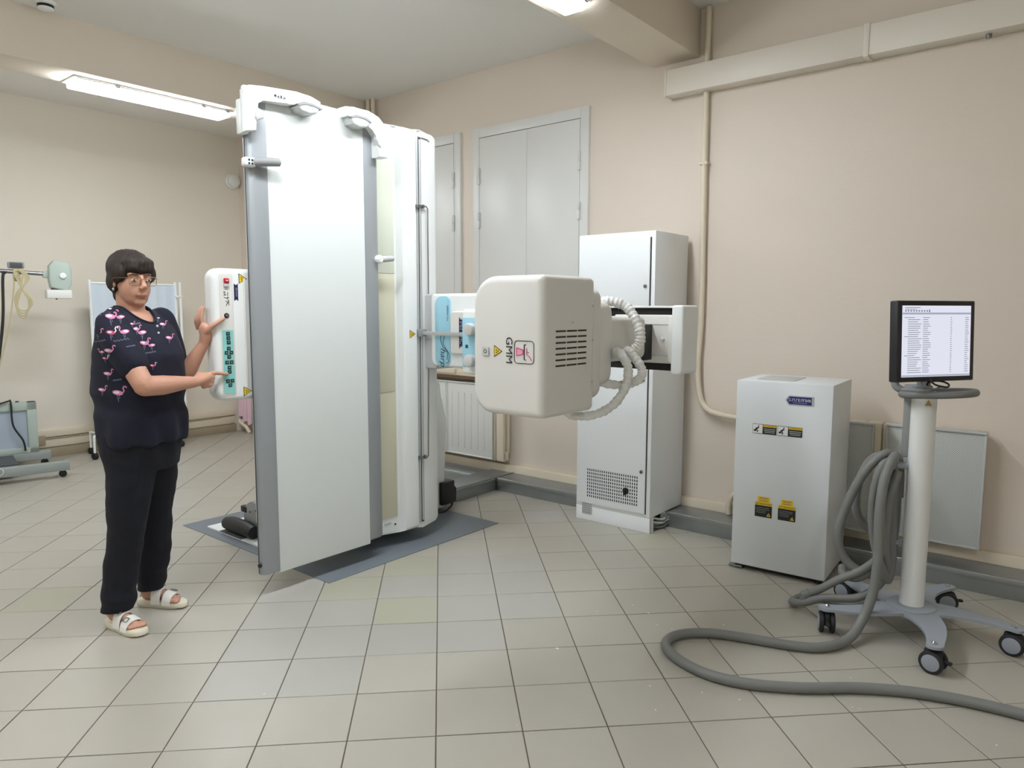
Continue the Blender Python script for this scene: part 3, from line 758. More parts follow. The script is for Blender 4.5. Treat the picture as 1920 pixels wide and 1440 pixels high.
# ================================================================ tall cabinet by the wall
CB = root('control_cabinet', 'tall white steel cabinet with two doors and vent grid against the right wall', 'cabinet', (-.80, 2.67, 0))
fin(box(B(), (-1.087, 2.445, .10), (-.513, 2.90, 1.945), .006), 'body', 'cabinet', CB)
bm = box(B(), (-1.087, 2.445, 0), (-.513, 2.468, .10), .003)
box(bm, (-1.087, 2.46, 0), (-1.06, 2.66, .10)); box(bm, (-.54, 2.46, .0), (-.513, 2.50, .10)); box(bm, (-.54, 2.645, 0), (-.513, 2.662, .10))
fin(bm, 'plinth', 'cabinet', CB)
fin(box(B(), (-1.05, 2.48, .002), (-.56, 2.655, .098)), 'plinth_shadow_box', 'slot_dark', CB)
def cdoor(z0, z1, locks):
    d = fin(box(B(), (-1.066, 2.432, z0), (-.546, 2.447, z1), .003), 'door', 'cabinet', CB)
    fin(box(box(B(), (-.5455, 2.440, z0), (-.5405, 2.447, z1)), (-1.0705, 2.441, z0), (-1.0665, 2.447, z1)), 'door_gap', 'slot_dark', d)
    for z in locks:
        l_ = fin(disc(B(), (-.573, 2.430, z), (0, 1, 0), .012, .012, 20, .002), 'lock', 'steel', d)
        fin(box(B(), (-.5745, 2.421, z - .006), (-.5715, 2.426, z + .006)), 'lock_slot', 'black', l_)
    return d
cdoor(1.36, 1.905, (1.60,))
d = cdoor(.125, 1.335, (1.005, .405))
bm = B()
for c in range(24):
    for r in range(9):
        x = -.985 + c * (.382 / 23); z = .180 + r * (.182 / 8)
        box(bm, (x - .0035, 2.4308, z - .0075), (x + .0035, 2.4325, z + .0075))
o = fin(bm, 'vent_slots', 'slot_dark', d); o['kind'] = 'stuff'
k_ = fin(disc(B(), (-.683, 2.425, .262), (0, 1, 0), .022, .012, 20, .003), 'knob', 'black', d)
fin(box(B(), (-.690, 2.402, .238), (-.676, 2.42, .286), .004), 'knob_bar', 'black', k_)
fin(box(B(), (-1.035, 2.441, .045), (-.955, 2.446, .118), .001), 'rating_plate', 'silver', CB)
for q in (.055, .07, .085, .10): fin(box(B(), (-1.025, 2.4402, q), (-.965, 2.4412, q + .004)), 'print_line', 'mid_grey', CB)
for i, (ya, yb, za, zb) in enumerate(((2.52, 2.66, .03, .08), (2.51, 2.66, .06, .05), (2.53, 2.66, .02, .03), (2.52, 2.66, .085, .07), (2.55, 2.66, .05, .09))):
    fin(tube(B(), spline([(-.60, ya - .02, za), (-.55, ya, za), (-.50, (ya + yb) / 2, (za + zb) / 2 - .01), (-.495, yb, zb), (-.47, yb + .02, zb)], 6), .008, 8), 'cable', 'pale_grey' if i % 2 else 'hose', CB)

# ================================================================ white floor-standing power unit
PU = root('power_unit', 'white box-shaped power unit with warning stickers standing on the floor', 'equipment box', (.384, 2.219, 0), .061, local=True)
W2, D2 = .2495, .45
fin(box(B(), (-W2, 0, .03), (W2, D2, 1.069), .005), 'casing', 'cabinet_box', PU)
fin(box(B(), (-W2 + .02, .02, .018), (W2 - .02, D2 - .02, .031)), 'base_frame', 'slot_dark', PU)
for sx in (-1, 1):
    for sy in (.05, D2 - .05):
        fin(tube(B(), [(sx * (W2 - .04), sy, 0), (sx * (W2 - .04), sy, .012), (sx * (W2 - .04), sy, .03)], [.022, .022, .012], 12), 'foot', 'black', PU)
fin(box(B(), (-W2 - .015, .01, .004), (-W2 + .06, .05, .018), .004), 'foot_bar', 'steel', PU)
fin(box(B(), (-.17, .10, 1.069), (.03, .34, 1.073), .001), 'top_hatch', 'pale_grey', PU)
U2, V2 = V((1, 0, 0)), V((0, 0, 1))
sg = fin(decal(B(), [(-.073, 0), (-.055, -.0255), (.073, -.0255), (.073, .0255), (-.055, .0255)], (.084, -.0005, .978), U2, V2, .0015), 'company_sign', 'silver', PU)
fin(decal(B(), [(-.064, 0), (-.050, -.0205), (.062, -.0205), (.062, .0205), (-.050, .0205)], (.084, -.0022, .978), U2, V2, .001), 'sign_field', 'navy_label', sg)
text('С.П.ГЕЛПИК', 'lettering', .0195, (.087, -.0034, .980), U2, V2, 'white_print', sg)
fin(decal(B(), rect(.07, .0016), (.087, -.0034, .966), U2, V2, .0006), 'print_line', 'silver', sg)
def lift_sticker(cx, cz, w=.127, h=.053):
    s = fin(decal(B(), rect(w, h), (cx, -.0005, cz), U2, V2, .001), 'handling_sticker', 'ink', PU)
    fin(decal(B(), rect(h * .98, h * .92, -w / 2 + h * .52, 0), (cx, -.0016, cz), U2, V2, .0004), 'white_field', 'white_print', s)
    fin(decal(B(), rect(w - h * 1.1, h * .24, h * .52, h * .35), (cx, -.0016, cz), U2, V2, .0004), 'yellow_band', 'yellow', s)
    o = (cx - w / 2 + h * .5, -.0022, cz)
    bm = B()
    decal(bm, [(.006 + .0035 * math.cos(a * PI / 5), .016 + .0035 * math.sin(a * PI / 5)) for a in range(10)], o, U2, V2, .0004)
    decal(bm, [(.006, .012), (-.012, .003), (-.009, -.003), (.010, .006)], o, U2, V2, .0004)
    decal(bm, [(-.011, .003), (-.004, -.002), (.004, -.010), (0, -.020), (-.004, -.020), (-.002, -.010), (-.012, -.002)], o, U2, V2, .0004)
    decal(bm, [(.007, .010), (.003, .008), (-.006, -.008), (-.003, -.009)], o, U2, V2, .0004)
    decal(bm, rect(.013, .010, -.013, -.009), o, U2, V2, .0004)
    fin(bm, 'lifting_figure', 'ink', s)
    text('ATTENTION', 'lettering', .009, (cx + h * .52, -.0022, cz + h * .35), U2, V2, 'ink', s, xs=1.1)
    for q in range(3): fin(decal(B(), rect((w - h * 1.25) * (1, .95, .9)[q], .003, h * .52, .002 - q * .009), (cx, -.0018, cz), U2, V2, .0004), 'print_line', 'pale_grey', s)
lift_sticker(-.091, .809); lift_sticker(.042, .809)
def hazard_sticker(cx, cz):
    s = fin(decal(B(), rect(.091, .082, 0, -.022), (cx, -.0005, cz), U2, V2, .001), 'hazard_sticker', 'ink', PU)
    fin(decal(B(), rect(.063, .034, 0, .034), (cx, -.0005, cz), U2, V2, .001), 'upper_tag', 'yellow', s)
    fin(decal(B(), rect(.091, .018, 0, .010), (cx, -.0016, cz), U2, V2, .0004), 'yellow_band', 'yellow', s)
    text('ATTENTION', 'lettering', .013, (cx, -.0022, cz + .010), U2, V2, 'ink', s, xs=1.1)
    for q in range(2): fin(decal(B(), rect(.044, .004, 0, .042 - q * .014), (cx, -.0016, cz), U2, V2, .0004), 'print_line', 'shade_print_brown', s)
    for q in range(4): fin(decal(B(), rect(.07 - (q // 2) * .02, .0022, -.004 - (q // 2) * .008, -.012 - q * .009), (cx, -.0018, cz), U2, V2, .0004), 'print_line', 'mid_grey', s)
    fin(decal(B(), [(.018, -.056), (.040, -.056), (.029, -.036)], (cx, -.0018, cz), U2, V2, .0004), 'triangle', 'yellow', s)
    fin(decal(B(), rect(.003, .009, .029, -.049), (cx, -.0024, cz), U2, V2, .0004), 'mark', 'ink', s)
hazard_sticker(-.080, .385); hazard_sticker(.044, .385)

# ================================================================ monitor stand on five casters
CX, CY = 1.088, 1.945
MS = root('monitor_stand', 'grey five-legged rolling stand with white column and round handle', 'monitor stand', (CX, CY, 0), 0, local=True)
fin(tube(B(), [(0, 0, .118), (0, 0, .126), (0, 0, .132)], [.10, .10, .092], 32), 'base_plate', 'cart_grey', MS)
for k in range(5):
    a = math.radians(4.6 + 72 * k); c, s_ = math.cos(a), math.sin(a)
    Rz = Matrix.Rotation(a, 4, 'Z')
    # curved flat leg
    bm = B(); n = 12; top = []; bot = []
    for i in range(n + 1):
        t_ = i / n; x = .05 + t_ * .345; w = .060 * (1 - t_) ** 1.6 + .027 + .006 * t_
        cv = .035 * math.sin(PI * t_)
        z = .124 - .006 * t_
        top.append(((x, cv - w, z), (x, cv + w, z)))
    endc = [(.395 + .026 * math.sin(q * PI / 6), .0 - .033 * math.cos(q * PI / 6), .118) for q in range(1, 6)]
    up = [bm.verts.new(p[0]) for p in top] + [bm.verts.new(p) for p in endc] + [bm.verts.new(p[1]) for p in reversed(top)]
    f = bm.faces.new(up)
    r = bmesh.ops.extrude_face_region(bm, geom=[f])
    for v in r['geom']:
        if isinstance(v, bmesh.types.BMVert): v.co.z -= .012
    bm.transform(Rz)
    leg = fin(bm, 'leg', 'cart_grey', MS)
    fin(tube(B(), [V((c, s_, 0)) * .385 + V((0, 0, .116)), V((c, s_, 0)) * .385 + V((0, 0, .124)), V((c, s_, 0)) * .385 + V((0, 0, .130))], [.011, .011, .005], 8), 'bolt', 'chrome', leg)
    # twin-wheel caster
    ca = [math.radians(x) for x in (-8, 15, -20, -68, -10)][k]
    sw = Matrix.Translation(V((c * .385, s_ * .385, 0))) @ Matrix.Rotation(ca, 4, 'Z')
    bm = B(); box(bm, (-.036, -.012, .034), (.034, .012, .094), .010); tube(bm, [(0, 0, .085), (0, 0, .106)], .012, 12); box(bm, (.025, -.010, .050), (.068, .010, .062), .004)
    bm.transform(sw)
    cs = fin(bm, 'caster', 'rubber', MS)
    for sy in (-1, 1):
        bm = disc(B(), (0, sy * .023, .047), (0, 1, 0), .047, .020, 28, .006); bm.transform(sw)
        wh = fin(bm, 'wheel', 'rubber', cs)
        bm = disc(B(), (0, sy * .0325, .047), (0, 1, 0), .034, .006, 24, .002); bm.transform(sw)
        fin(bm, 'wheel_cap', 'cart_grey', cs)
fin(tube(B(), [(0, 0, .12), (0, 0, 1.10)], .050, 36), 'column', 'cart_tube', MS)
fin(tube(B(), [(-.025, .0, 1.10), (-.025, .0, 1.125)], .055, 24), 'column_cap', 'cart_grey', MS)
fin(box(B(), (-.078, -.015, .80), (-.046, .015, 1.11), .006), 'cable_channel', 'mid_grey', MS)
hk = fin(tube(B(), spline([(-.045, -.02, .765), (-.085, -.03, .762), (-.10, -.03, .775), (-.10, -.03, .81)], 5), .016, 10), 'hose_hook', 'cart_grey', MS)
fin(tube(B(), [(-.05, .0, .40), (-.075, -.03, .41)], .012, 8), 'lower_hook', 'cart_grey', MS)
# round handle
ring = [(.055 + .138 * math.cos(a), -.03 + .10 * math.sin(a), 1.098 + .012 * math.cos(a)) for a in [2 * PI * k / 40 for k in range(40)]]
fin(tube(B(), ring, .0155, 12, closed=True), 'round_handle', 'hose', MS)
fin(box(B(), (-.085, -.06, 1.095), (.03, .05, 1.115), .008), 'handle_bracket', 'mid_grey', MS)
fin(tube(B(), spline([(-.075, -.03, 1.10), (-.105, -.035, 1.115), (-.118, -.03, 1.15), (-.118, -.02, 1.20)], 6), .016, 10), 'bent_tube', 'mid_grey', MS)
fin(box(B(), (-.03, -.03, 1.12), (.02, .02, 1.32), .01), 'monitor_post', 'mid_grey', MS)
fin(decal(B(), [(-.014, -.012), (.014, -.012), (0, .013)], (.024, -.0455, 1.055), (.87, .49, 0), (0, 0, 1), .002), 'warning_sign', 'gold', MS)

MO = root('monitor', 'black flat monitor showing a bright list window above the rolling stand', 'monitor', (1.125, 1.855, 1.155), .98, local=True)
# local: screen faces -y, x to the right
W_, H_ = .208, .170
Mt = Matrix.Translation(V((0, 0, H_))) @ Matrix.Rotation(-.05, 4, 'X')
def mfin(bm, n, m, p=MO):
    bm.transform(Mt); return fin(bm, n, m, p)
mfin(box(B(), (-W_, -.012, -H_), (W_, .030, H_), .006, 3), 'bezel', 'screen_black')
mfin(box(B(), (-W_ + .03, .025, -H_ * .75), (W_ - .03, .062, H_ * .75), .012, 3), 'rear_housing', 'screen_black')
emit_mat('screen_glow', (0.86, 0.88, 1.0, 1), .50)
emit_mat('screen_bar', (0.66, 0.68, 0.84, 1), .34)
emit_mat('screen_ink', (0.40, 0.42, 0.52, 1), .24)
SX, SZ = .183, .149
sc_ = mfin(box(B(), (-SX, -.0135, -SZ), (SX, -.0115, SZ)), 'screen', 'screen_glow')
def sline(x0, x1, z, h_, m, name='print_line'):
    return mfin(box(B(), (x0, -.0139, z), (x1, -.0134, z + h_)), name, m, sc_)
sline(-SX, SX, .112, .008, 'screen_bar', 'title_bar'); sline(-SX, SX, -.147, .006, 'screen_bar', 'status_bar')
bm = B(); rr = random.Random(3)
for k in range(27):
    z = .098 - k * .0088
    for x0, w in ((-.172, .075), (-.075, .042), (.072, .010), (.152, .022)):
        w_ = w * rr.uniform(.6, 1.0)
        xx = x0 + (.018 if x0 < -.17 and k % 9 else 0)
        box(bm, (xx, -.0139, z), (xx + w_, -.0134, z + .0022))
for x0, w in ((-.172, .08), (-.172, .06)):
    pass
for k in range(9): box(bm, (-.170 + k * .014, -.0139, .124), (-.163 + k * .014, -.0134, .130))
box(bm, (-.170, -.0139, .139), (-.09, -.0134, .1415)); box(bm, (-.170, -.0139, .1325), (-.11, -.0134, .1345)); box(bm, (-.045, -.0139, .122), (-.039, -.0134, .132))
bm.transform(Mt); o = fin(bm, 'screen_lines', 'screen_ink', sc_); o['kind'] = 'stuff'
fin(tube(B(), spline([(-.03, -.01, .02), (-.02, -.035, -.01), (.03, -.05, -.022), (.06, -.03, -.012), (.05, .0, -.002), (.0, .01, -.004), (-.03, -.005, -.02)], 8), .004, 8), 'cable', 'black', MO)
fin(tube(B(), spline([(-.06, .0, .01), (-.06, -.02, -.015), (-.02, -.035, -.03), (.02, -.03, -.02)], 8), .0045, 8), 'cable', 'hose', MO)

# ================================================================ grey hose: on the floor, up to the hook, coiled loops
HS = root('grey_hose', 'long grey corrugated hose snaking over the floor and coiled on the monitor stand', 'hose', (.9, 1.5, 0))
fl = [(2.6, 1.2, .021), (1.9, 1.42, .021), (1.559, 1.403, .021), (1.36, 1.37, .021), (1.195, 1.31, .021), (1.032, 1.21, .021), (.875, 1.08, .021), (.706, .981, .021), (.544, .952, .021), (.385, 1.003, .021),
      (.305, 1.092, .021), (.318, 1.202, .022), (.414, 1.295, .023), (.56, 1.355, .022), (.727, 1.409, .021), (.839, 1.476, .021), (.908, 1.60, .03), (.935, 1.70, .08), (.966, 1.75, .20),
      (.978, 1.76, .36), (.972, 1.77, .55), (.975, 1.80, .70), (.99, 1.86, .79), (.995, 1.92, .80), (1.0, 1.98, .74), (1.0, 2.0, .6)]
fin(tube(B(), spline(fl, 8), .021, 14), 'floor_run', 'hose', HS, sharp=60)
loops = [
    [(.99, 1.95, .80), (.945, 1.90, .805), (.87, 1.86, .70), (.80, 1.85, .50), (.79, 1.86, .36), (.84, 1.88, .27), (.93, 1.90, .24), (.985, 1.93, .30), (1.0, 1.96, .5), (.995, 1.96, .72), (.985, 1.93, .79)],
    [(.985, 1.93, .80), (.90, 1.92, .78), (.845, 1.93, .66), (.835, 1.95, .52), (.88, 1.97, .44), (.95, 1.98, .42)],
    [(1.0, 1.90, .79), (.955, 1.84, .76), (.93, 1.82, .60), (.945, 1.83, .42), (.985, 1.85, .28), (1.0, 1.89, .24), (1.005, 1.92, .36), (.995, 1.92, .6), (.995, 1.91, .76)],
    [(1.01, 1.94, .77), (.97, 1.87, .73), (.965, 1.84, .58), (.985, 1.85, .40), (.99, 1.88, .30), (.96, 1.90, .20), (.88, 1.86, .13), (.74, 1.83, .10), (.66, 1.82, .06), (.585, 1.87, .026), (.60, 1.97, .023), (.70, 2.02, .023), (.80, 1.99, .03), (.90, 1.95, .06)],
    [(1.012, 1.90, .74), (.99, 1.86, .62), (.985, 1.85, .48), (.97, 1.86, .36), (.90, 1.86, .27), (.80, 1.85, .20), (.72, 1.84, .135), (.675, 1.84, .105)],
    [(.99, 1.93, .42), (.95, 1.90, .30), (.88, 1.88, .22), (.80, 1.93, .20), (.78, 1.98, .22)],
]
for i, l_ in enumerate(loops):
    fin(tube(B(), spline(l_, 8), .0185 if i else .02, 12), 'coil_loop', 'hose', HS, sharp=60)
fin(tube(B(), [(.675, 1.84, .105), (.655, 1.835, .092), (.648, 1.833, .05)], [.022, .026, .020], 12), 'hose_end', 'hose', HS)

# ================================================================ mobile unit at the left edge
MU = root('mobile_xray_unit', 'old grey-green mobile x-ray unit on castered base at the left edge', 'x-ray unit', (-5.17, .66, 0), math.radians(-11.4), local=True)
def beam(x, y0, y1, end):
    b_ = fin(box(B(), (x - .045, y0, .062), (x + .045, y1, .135), .004), 'base_beam', 'equip_grey', MU)
    for yy in (y1 - .05, y0 + .06):
        c_ = fin(tube(B(), [(x, yy, .068), (x, yy, .05)], .018, 10), 'caster', 'dark_grey', b_)
        fin(disc(B(), (x, yy, .030), (1, 0, 0), .030, .022, 18, .005), 'wheel', 'rubber', c_)
beam(0, -1.25, 0, 0); beam(-.66, -1.25, -.06, 0)
fin(box(B(), (-.66, -1.2, .07), (0, -1.08, .13), .004), 'cross_beam', 'equip_grey', MU)
fin(box(B(), (-.70, -1.10, .10), (-.15, -.35, .13), .004), 'tray', 'dark_grey', MU)
# frame with a pale blue cassette panel standing on the rear beam
bm = B()
y0, y1, z0, z1 = -1.0, -.15, .135, .60
for a, b in (((y0, z0), (y0 + .07, z1)), ((y1 - .075, z0), (y1, z1)), ((y0, z1 - .075), (y1, z1)), ((y0, z0), (y1, z0 + .05))):
    box(bm, (-.70, a[0], a[1]), (-.62, b[0], b[1]), .006)
fr = fin(bm, 'panel_frame', 'equip_green', MU)
fin(box(B(), (-.675, y0 + .06, z0 + .04), (-.640, y1 - .07, z1 - .07)), 'blue_panel', 'equip_blue', fr)
fin(tube(B(), [(-.66, y1 - .14, z1), (-.66, y1 - .14, z1 + .012)], .014, 10), 'cap', 'dark_grey', fr)
fin(tube(B(), spline([(-.60, -1.0, .615), (-.60, -.75, .585), (-.60, -.50, .59), (-.605, -.36, .62), (-.612, -.345, .625), (-.600, -.34, .58), (-.600, -.335, .40), (-.600, -.27, .26), (-.600, -.255, .16)], 6), .008, 8), 'lead', 'cable_black', MU)
# column (beyond the frame), arm, head
fin(tube(B(), [(-.40, -1.05, .13), (-.40, -1.05, 1.95)], .055, 20), 'column', 'equip_grey', MU)
fin(box(B(), (-.48, -1.14, 1.70), (-.32, -.96, 1.86), .02), 'arm_carriage', 'equip_green', MU)
arm = fin(tube(B(), [(-.40, -1.05, 1.765), (-.40, -.35, 1.765), (-.40, .02, 1.745)], [.018, .018, .018], 12), 'arm', 'steel', MU)
fin(box(B(), (-.425, -.06, 1.715), (-.375, .10, 1.775), .008), 'arm_fork', 'equip_green', MU)
hd = fin(prism(B(), [(-.01, 1.63), (.12, 1.60), (.15, 1.66), (.155, 1.78), (.135, 1.85), (.02, 1.865), (-.015, 1.82), (-.02, 1.70)], 'x', -.46, -.33, .015, 3), 'tube_housing', 'equip_green', MU)
fin(disc(B(), (-.325, .085, 1.735), (1, 0, 0), .026, .02, 20, .004), 'pivot_knob', 'white_plastic', hd)
fin(box(B(), (-.445, .0, 1.60), (-.345, .12, 1.635), .005), 'neck', 'dark_grey', hd)
cl_ = fin(box(B(), (-.48, -.045, 1.535), (-.31, .145, 1.61), .006), 'collimator', 'lamp_housing', MU)
fin(tube(B(), [(-.36, .03, 1.535), (-.36, .03, 1.525)], .008, 8), 'light_port', 'dark_grey', cl_)
rm = fin(box(B(), (-.43, -.31, 1.79), (-.37, -.19, 1.845), .012, 3), 'control_box', 'equip_grey', MU)
fin(box(B(), (-.368, -.295, 1.797), (-.364, -.205, 1.838), .004), 'display', 'dark_grey', rm)
fin(box(B(), (-.425, -.275, 1.68), (-.375, -.225, 1.79), .008), 'bracket', 'cable_tan', MU)
fin(tube(B(), spline([(-.385, -.33, 1.755), (-.38, -.35, 1.70), (-.38, -.37, 1.35), (-.38, -.43, .95), (-.38, -.50, .65), (-.38, -.57, .35), (-.36, -.65, .15)], 8), .0115, 8), 'black_cable', 'cable_black', MU)
fin(tube(B(), spline([(-.37, -.27, 1.72), (-.36, -.28, 1.60), (-.36, -.33, 1.30), (-.36, -.42, .95), (-.36, -.52, .6), (-.3, -.6, .3)], 8), .006, 8), 'tan_cable', 'cable_tan', MU)
for q in range(4):
    w_ = .06 + .02 * q
    fin(tube(B(), spline([(-.36, -.24 + .01 * q, 1.78), (-.35, -.19 + .008 * q, 1.70), (-.35, -.24 - .01 * q, 1.56), (-.35, -.26, 1.46 - .02 * q), (-.35, -.21, 1.43 - .02 * q), (-.345, -.15 - .01 * q, 1.50), (-.345, -.22, 1.62), (-.35, -.27 + .02 * q, 1.73)], 7), .0052, 7), 'coiled_cable', 'cable_tan', MU)
fin(tube(B(), spline([(.05, -.95, .16), (.06, -.80, .10), (.06, -.62, .06), (.055, -.50, .08), (.055, -.47, .12), (.0, -.52, .142), (-.1, -.7, .15)], 8), .005, 7), 'white_cable', 'pale_grey', MU)
fin(tube(B(), spline([(-.02, -.97, .14), (-.03, -.88, .23), (.0, -.80, .20), (.05, -.74, .10)], 8), .02, 8), 'cable_bundle', 'cable_black', MU)
fin(tube(B(), spline([(-.12, -.9, .16), (-.1, -.8, .22), (-.02, -.72, .18), (.04, -.68, .10)], 8), .010, 8), 'cable_bundle', 'cable_tan', MU)

# ================================================================ folding ward screen behind the woman
WS = root('ward_screen', 'white framed folding ward screen with pale blue cloth behind the woman', 'folding screen', (-5.83, 1.55, 0))
XS = -5.85
def post(y, x=XS): return fin(tube(B(), [(x, y, .20), (x, y, 1.715), (x, y, 1.722)], [.0135, .0135, .006], 12), 'post', 'white_plastic', WS)
post(1.16); post(1.985); post(2.02, XS + .03)
for z in (.215, 1.69):
    fin(tube(B(), [(XS, 1.16, z), (XS, 1.985, z)], .011, 12), 'cross_rail', 'white_plastic', WS)
bm = B(); n = 40
fr_ = []; bk = []
for k in range(n + 1):
    y = 1.172 + k / n * .80; dx = .006 * math.sin(k * 1.1) + .003 * math.sin(k * 2.7)
    for L_, off in ((fr_, .003), (bk, -.003)):
        L_.append((bm.verts.new((XS + dx + off, y, .225)), bm.verts.new((XS + dx * .4 + off, y, 1.68))))
for k in range(n):
    bm.faces.new((fr_[k][0], fr_[k + 1][0], fr_[k + 1][1], fr_[k][1])); bm.faces.new((bk[k][0], bk[k][1], bk[k + 1][1], bk[k + 1][0]))
    bm.faces.new((fr_[k][1], fr_[k + 1][1], bk[k + 1][1], bk[k][1])); bm.faces.new((fr_[k][0], bk[k][0], bk[k + 1][0], fr_[k + 1][0]))
bm.faces.new((fr_[0][0], fr_[0][1], bk[0][1], bk[0][0])); bm.faces.new((fr_[n][0], bk[n][0], bk[n][1], fr_[n][1]))
fin(bm, 'cloth_panel', 'curtain_blue', WS)
for z in (1.56, .98, .45):
    fin(box(B(), (XS - .015, 1.972, z), (XS + .045, 2.036, z + .022), .004), 'hinge_clip', 'white_plastic', WS)
for y in (1.16, 2.0):
    f_ = fin(tube(B(), spline([(XS - .20, y, .22), (XS, y, .225), (XS + .10, y - .07, .222), (XS + .12, y - .085, .20), (XS + .12, y - .085, .06)], 6), .011, 10), 'foot_tube', 'white_plastic', WS)
    fin(disc(B(), (XS + .12, y - .085, .033), (-.3, 1, 0), .033, .04, 20, .008), 'wheel', 'black', f_)
    fin(tube(B(), [(XS - .20, y, .225), (XS - .20, y, .04)], .011, 10), 'rear_leg', 'white_plastic', f_)
    fin(disc(B(), (XS - .20, y, .033), (-.3, 1, 0), .033, .04, 20, .008), 'wheel', 'black', f_)

# --- pink cloth in the far corner, round wall lamp
PK = root('pink_cloth', 'pale pink cloth hanging on a low pipe in the far corner beside the machine', 'cloth', (-6.0, 2.80, 0))
bm = B(); A_ = []
for k in range(15):
    x = -6.13 + k * .018; dy = .012 * math.sin(k * 1.5)
    A_.append([bm.verts.new((x, 2.80 + dy + o_, z + .02 * math.sin(k * .9))) for z, o_ in ((.12, 0), (.44, .0), (.44, .012), (.12, .012))])
for k in range(14):
    for q in range(4): bm.faces.new((A_[k][q], A_[k + 1][q], A_[k + 1][(q + 1) % 4], A_[k][(q + 1) % 4]))
bm.faces.new(A_[0]); bm.faces.new(list(reversed(A_[-1])))
fin(bm, 'cloth', 'pink_cloth', PK)
fin(tube(B(), [(-6.18, 2.85, .40), (-5.75, 2.85, .40)], .02, 12), 'pipe', 'cream_paint', PK)
fin(tube(B(), spline([(-6.12, 2.83, .17), (-6.10, 2.80, .12), (-6.05, 2.80, .10), (-6.0, 2.82, .06), (-5.95, 2.83, .0)], 6), .022, 10), 'elbow_pipe', 'cream_paint', PK)
fin(box(B(), (-6.10, 2.79, .155), (-6.05, 2.83, .19), .006), 'valve', 'dark_grey', PK)
fin(tube(B(), [(-5.75, 2.85, .42), (-5.75, 2.85, .0)], .02, 12), 'pipe_leg', 'cream_paint', PK)
RW = root('wall_fixture', 'round white wall fixture half hidden behind the top of the upright table', 'wall light', (-6.17, 2.86, 2.80))
fin(disc(B(), (-6.18, 2.86, 2.90), (1, 0, 0), .085, .04, 28, .01), 'backplate', 'white_plastic', RW)
fin(tube(B(), [(-6.16, 2.86, 2.90), (-6.13, 2.86, 2.90), (-6.11, 2.86, 2.90)], [.075, .07, .04], 28), 'dome', 'white_cover', RW)
# ================================================================ the woman at the control pod
from mathutils import noise
PR = root('person', 'woman in navy flamingo-print tunic, navy trousers and white sandals pressing the control pod', 'person', (-1.68, -.24, 0), math.radians(39.32), local=True)
PR['label'] = 'woman in navy flamingo-print tunic and white sandals pressing buttons on the machine'
# local frame: x to the right of the picture, y away from the camera, z up

def remeshed(bm, voxel, smooth=3, factor=.5):
    """union of overlapping closed shapes -> one continuous surface"""
    me = bpy.data.meshes.new('tmp'); bmesh.ops.recalc_face_normals(bm, faces=bm.faces); bm.to_mesh(me); bm.free()
    ob = bpy.data.objects.new('tmp', me); COL.objects.link(ob)
    md = ob.modifiers.new('r', 'REMESH'); md.mode = 'VOXEL'; md.voxel_size = voxel; md.adaptivity = 0.0
    if smooth:
        sm = ob.modifiers.new('s', 'SMOOTH'); sm.iterations = smooth; sm.factor = factor
    dg = bpy.context.evaluated_depsgraph_get()
    m2 = bpy.data.meshes.new_from_object(ob.evaluated_get(dg))
    bpy.data.objects.remove(ob); bpy.data.meshes.remove(me)
    out = B(); out.from_mesh(m2); bpy.data.meshes.remove(m2)
    return out

def limb(bm, pts, rad, n=16, sub=6):
    """tapered limb through joints with round ends"""
    P = [V(p) for p in pts]
    sp = spline(P, sub); k = len(sp); rr = []
    for i in range(k):
        t = i / (k - 1) * (len(rad) - 1); j = min(int(t), len(rad) - 2); rr.append(rad[j] + (rad[j + 1] - rad[j]) * (t - j))
    tube(bm, sp, rr, n)
    for p, r in ((sp[0], rr[0]), (sp[-1], rr[-1])): ell(bm, p, (r, r, r), sub=2)

def loft(bm, rings, yaw, n=40, p=2.3):
    """stack of super-ellipses: (cx, cy, forward half, side half, z)"""
    cy_, sy_ = math.cos(yaw), math.sin(yaw); R = []
    for (cx, cyy, d, w, z) in rings:
        ring = []
        for k in range(n):
            t = 2 * PI * k / n; c, s = math.cos(t), math.sin(t)
            x = d * math.copysign(abs(c) ** (2 / p), c); y = w * math.copysign(abs(s) ** (2 / p), s)
            ring.append(bm.verts.new((cx + x * cy_ - y * sy_, cyy + x * sy_ + y * cy_, z)))
        R.append(ring)
    for a, b in zip(R, R[1:]):
        for k in range(n): bm.faces.new((a[k], a[(k + 1) % n], b[(k + 1) % n], b[k]))
    bm.faces.new(list(reversed(R[0]))); bm.faces.new(R[-1])

TY = math.radians(-14)          # torso yaw
HY = math.radians(-35)          # head yaw
HC = V((.034, -.012, 1.583))
HM = Matrix.Translation(HC) @ Matrix.Rotation(HY, 4, 'Z') @ Matrix.Rotation(math.radians(3), 4, 'Y')
def hp(f, l, z): return HM @ V((f, l, z))
HR = HM.to_3x3()
def hell(bm, c, r, sub=3): ell(bm, hp(*c), r, HR, sub)

# ---- joints
SHR, ELR, WRR = V((.012, -.168, 1.378)), V((.165, -.205, 1.130)), V((.268, .045, 1.122))
SHL, ELL, WRL = V((.075, .155, 1.390)), V((.135, .185, 1.105)), V((.252, .195, 1.292))
FT = {'R': (V((-.143, -.024, 0)), V((.058, -.130, 0)), V((-.098, -.047, .10))), 'L': (V((-.122, .208, 0)), V((.116, .178, 0)), V((-.072, .200, .10)))}

body = B()
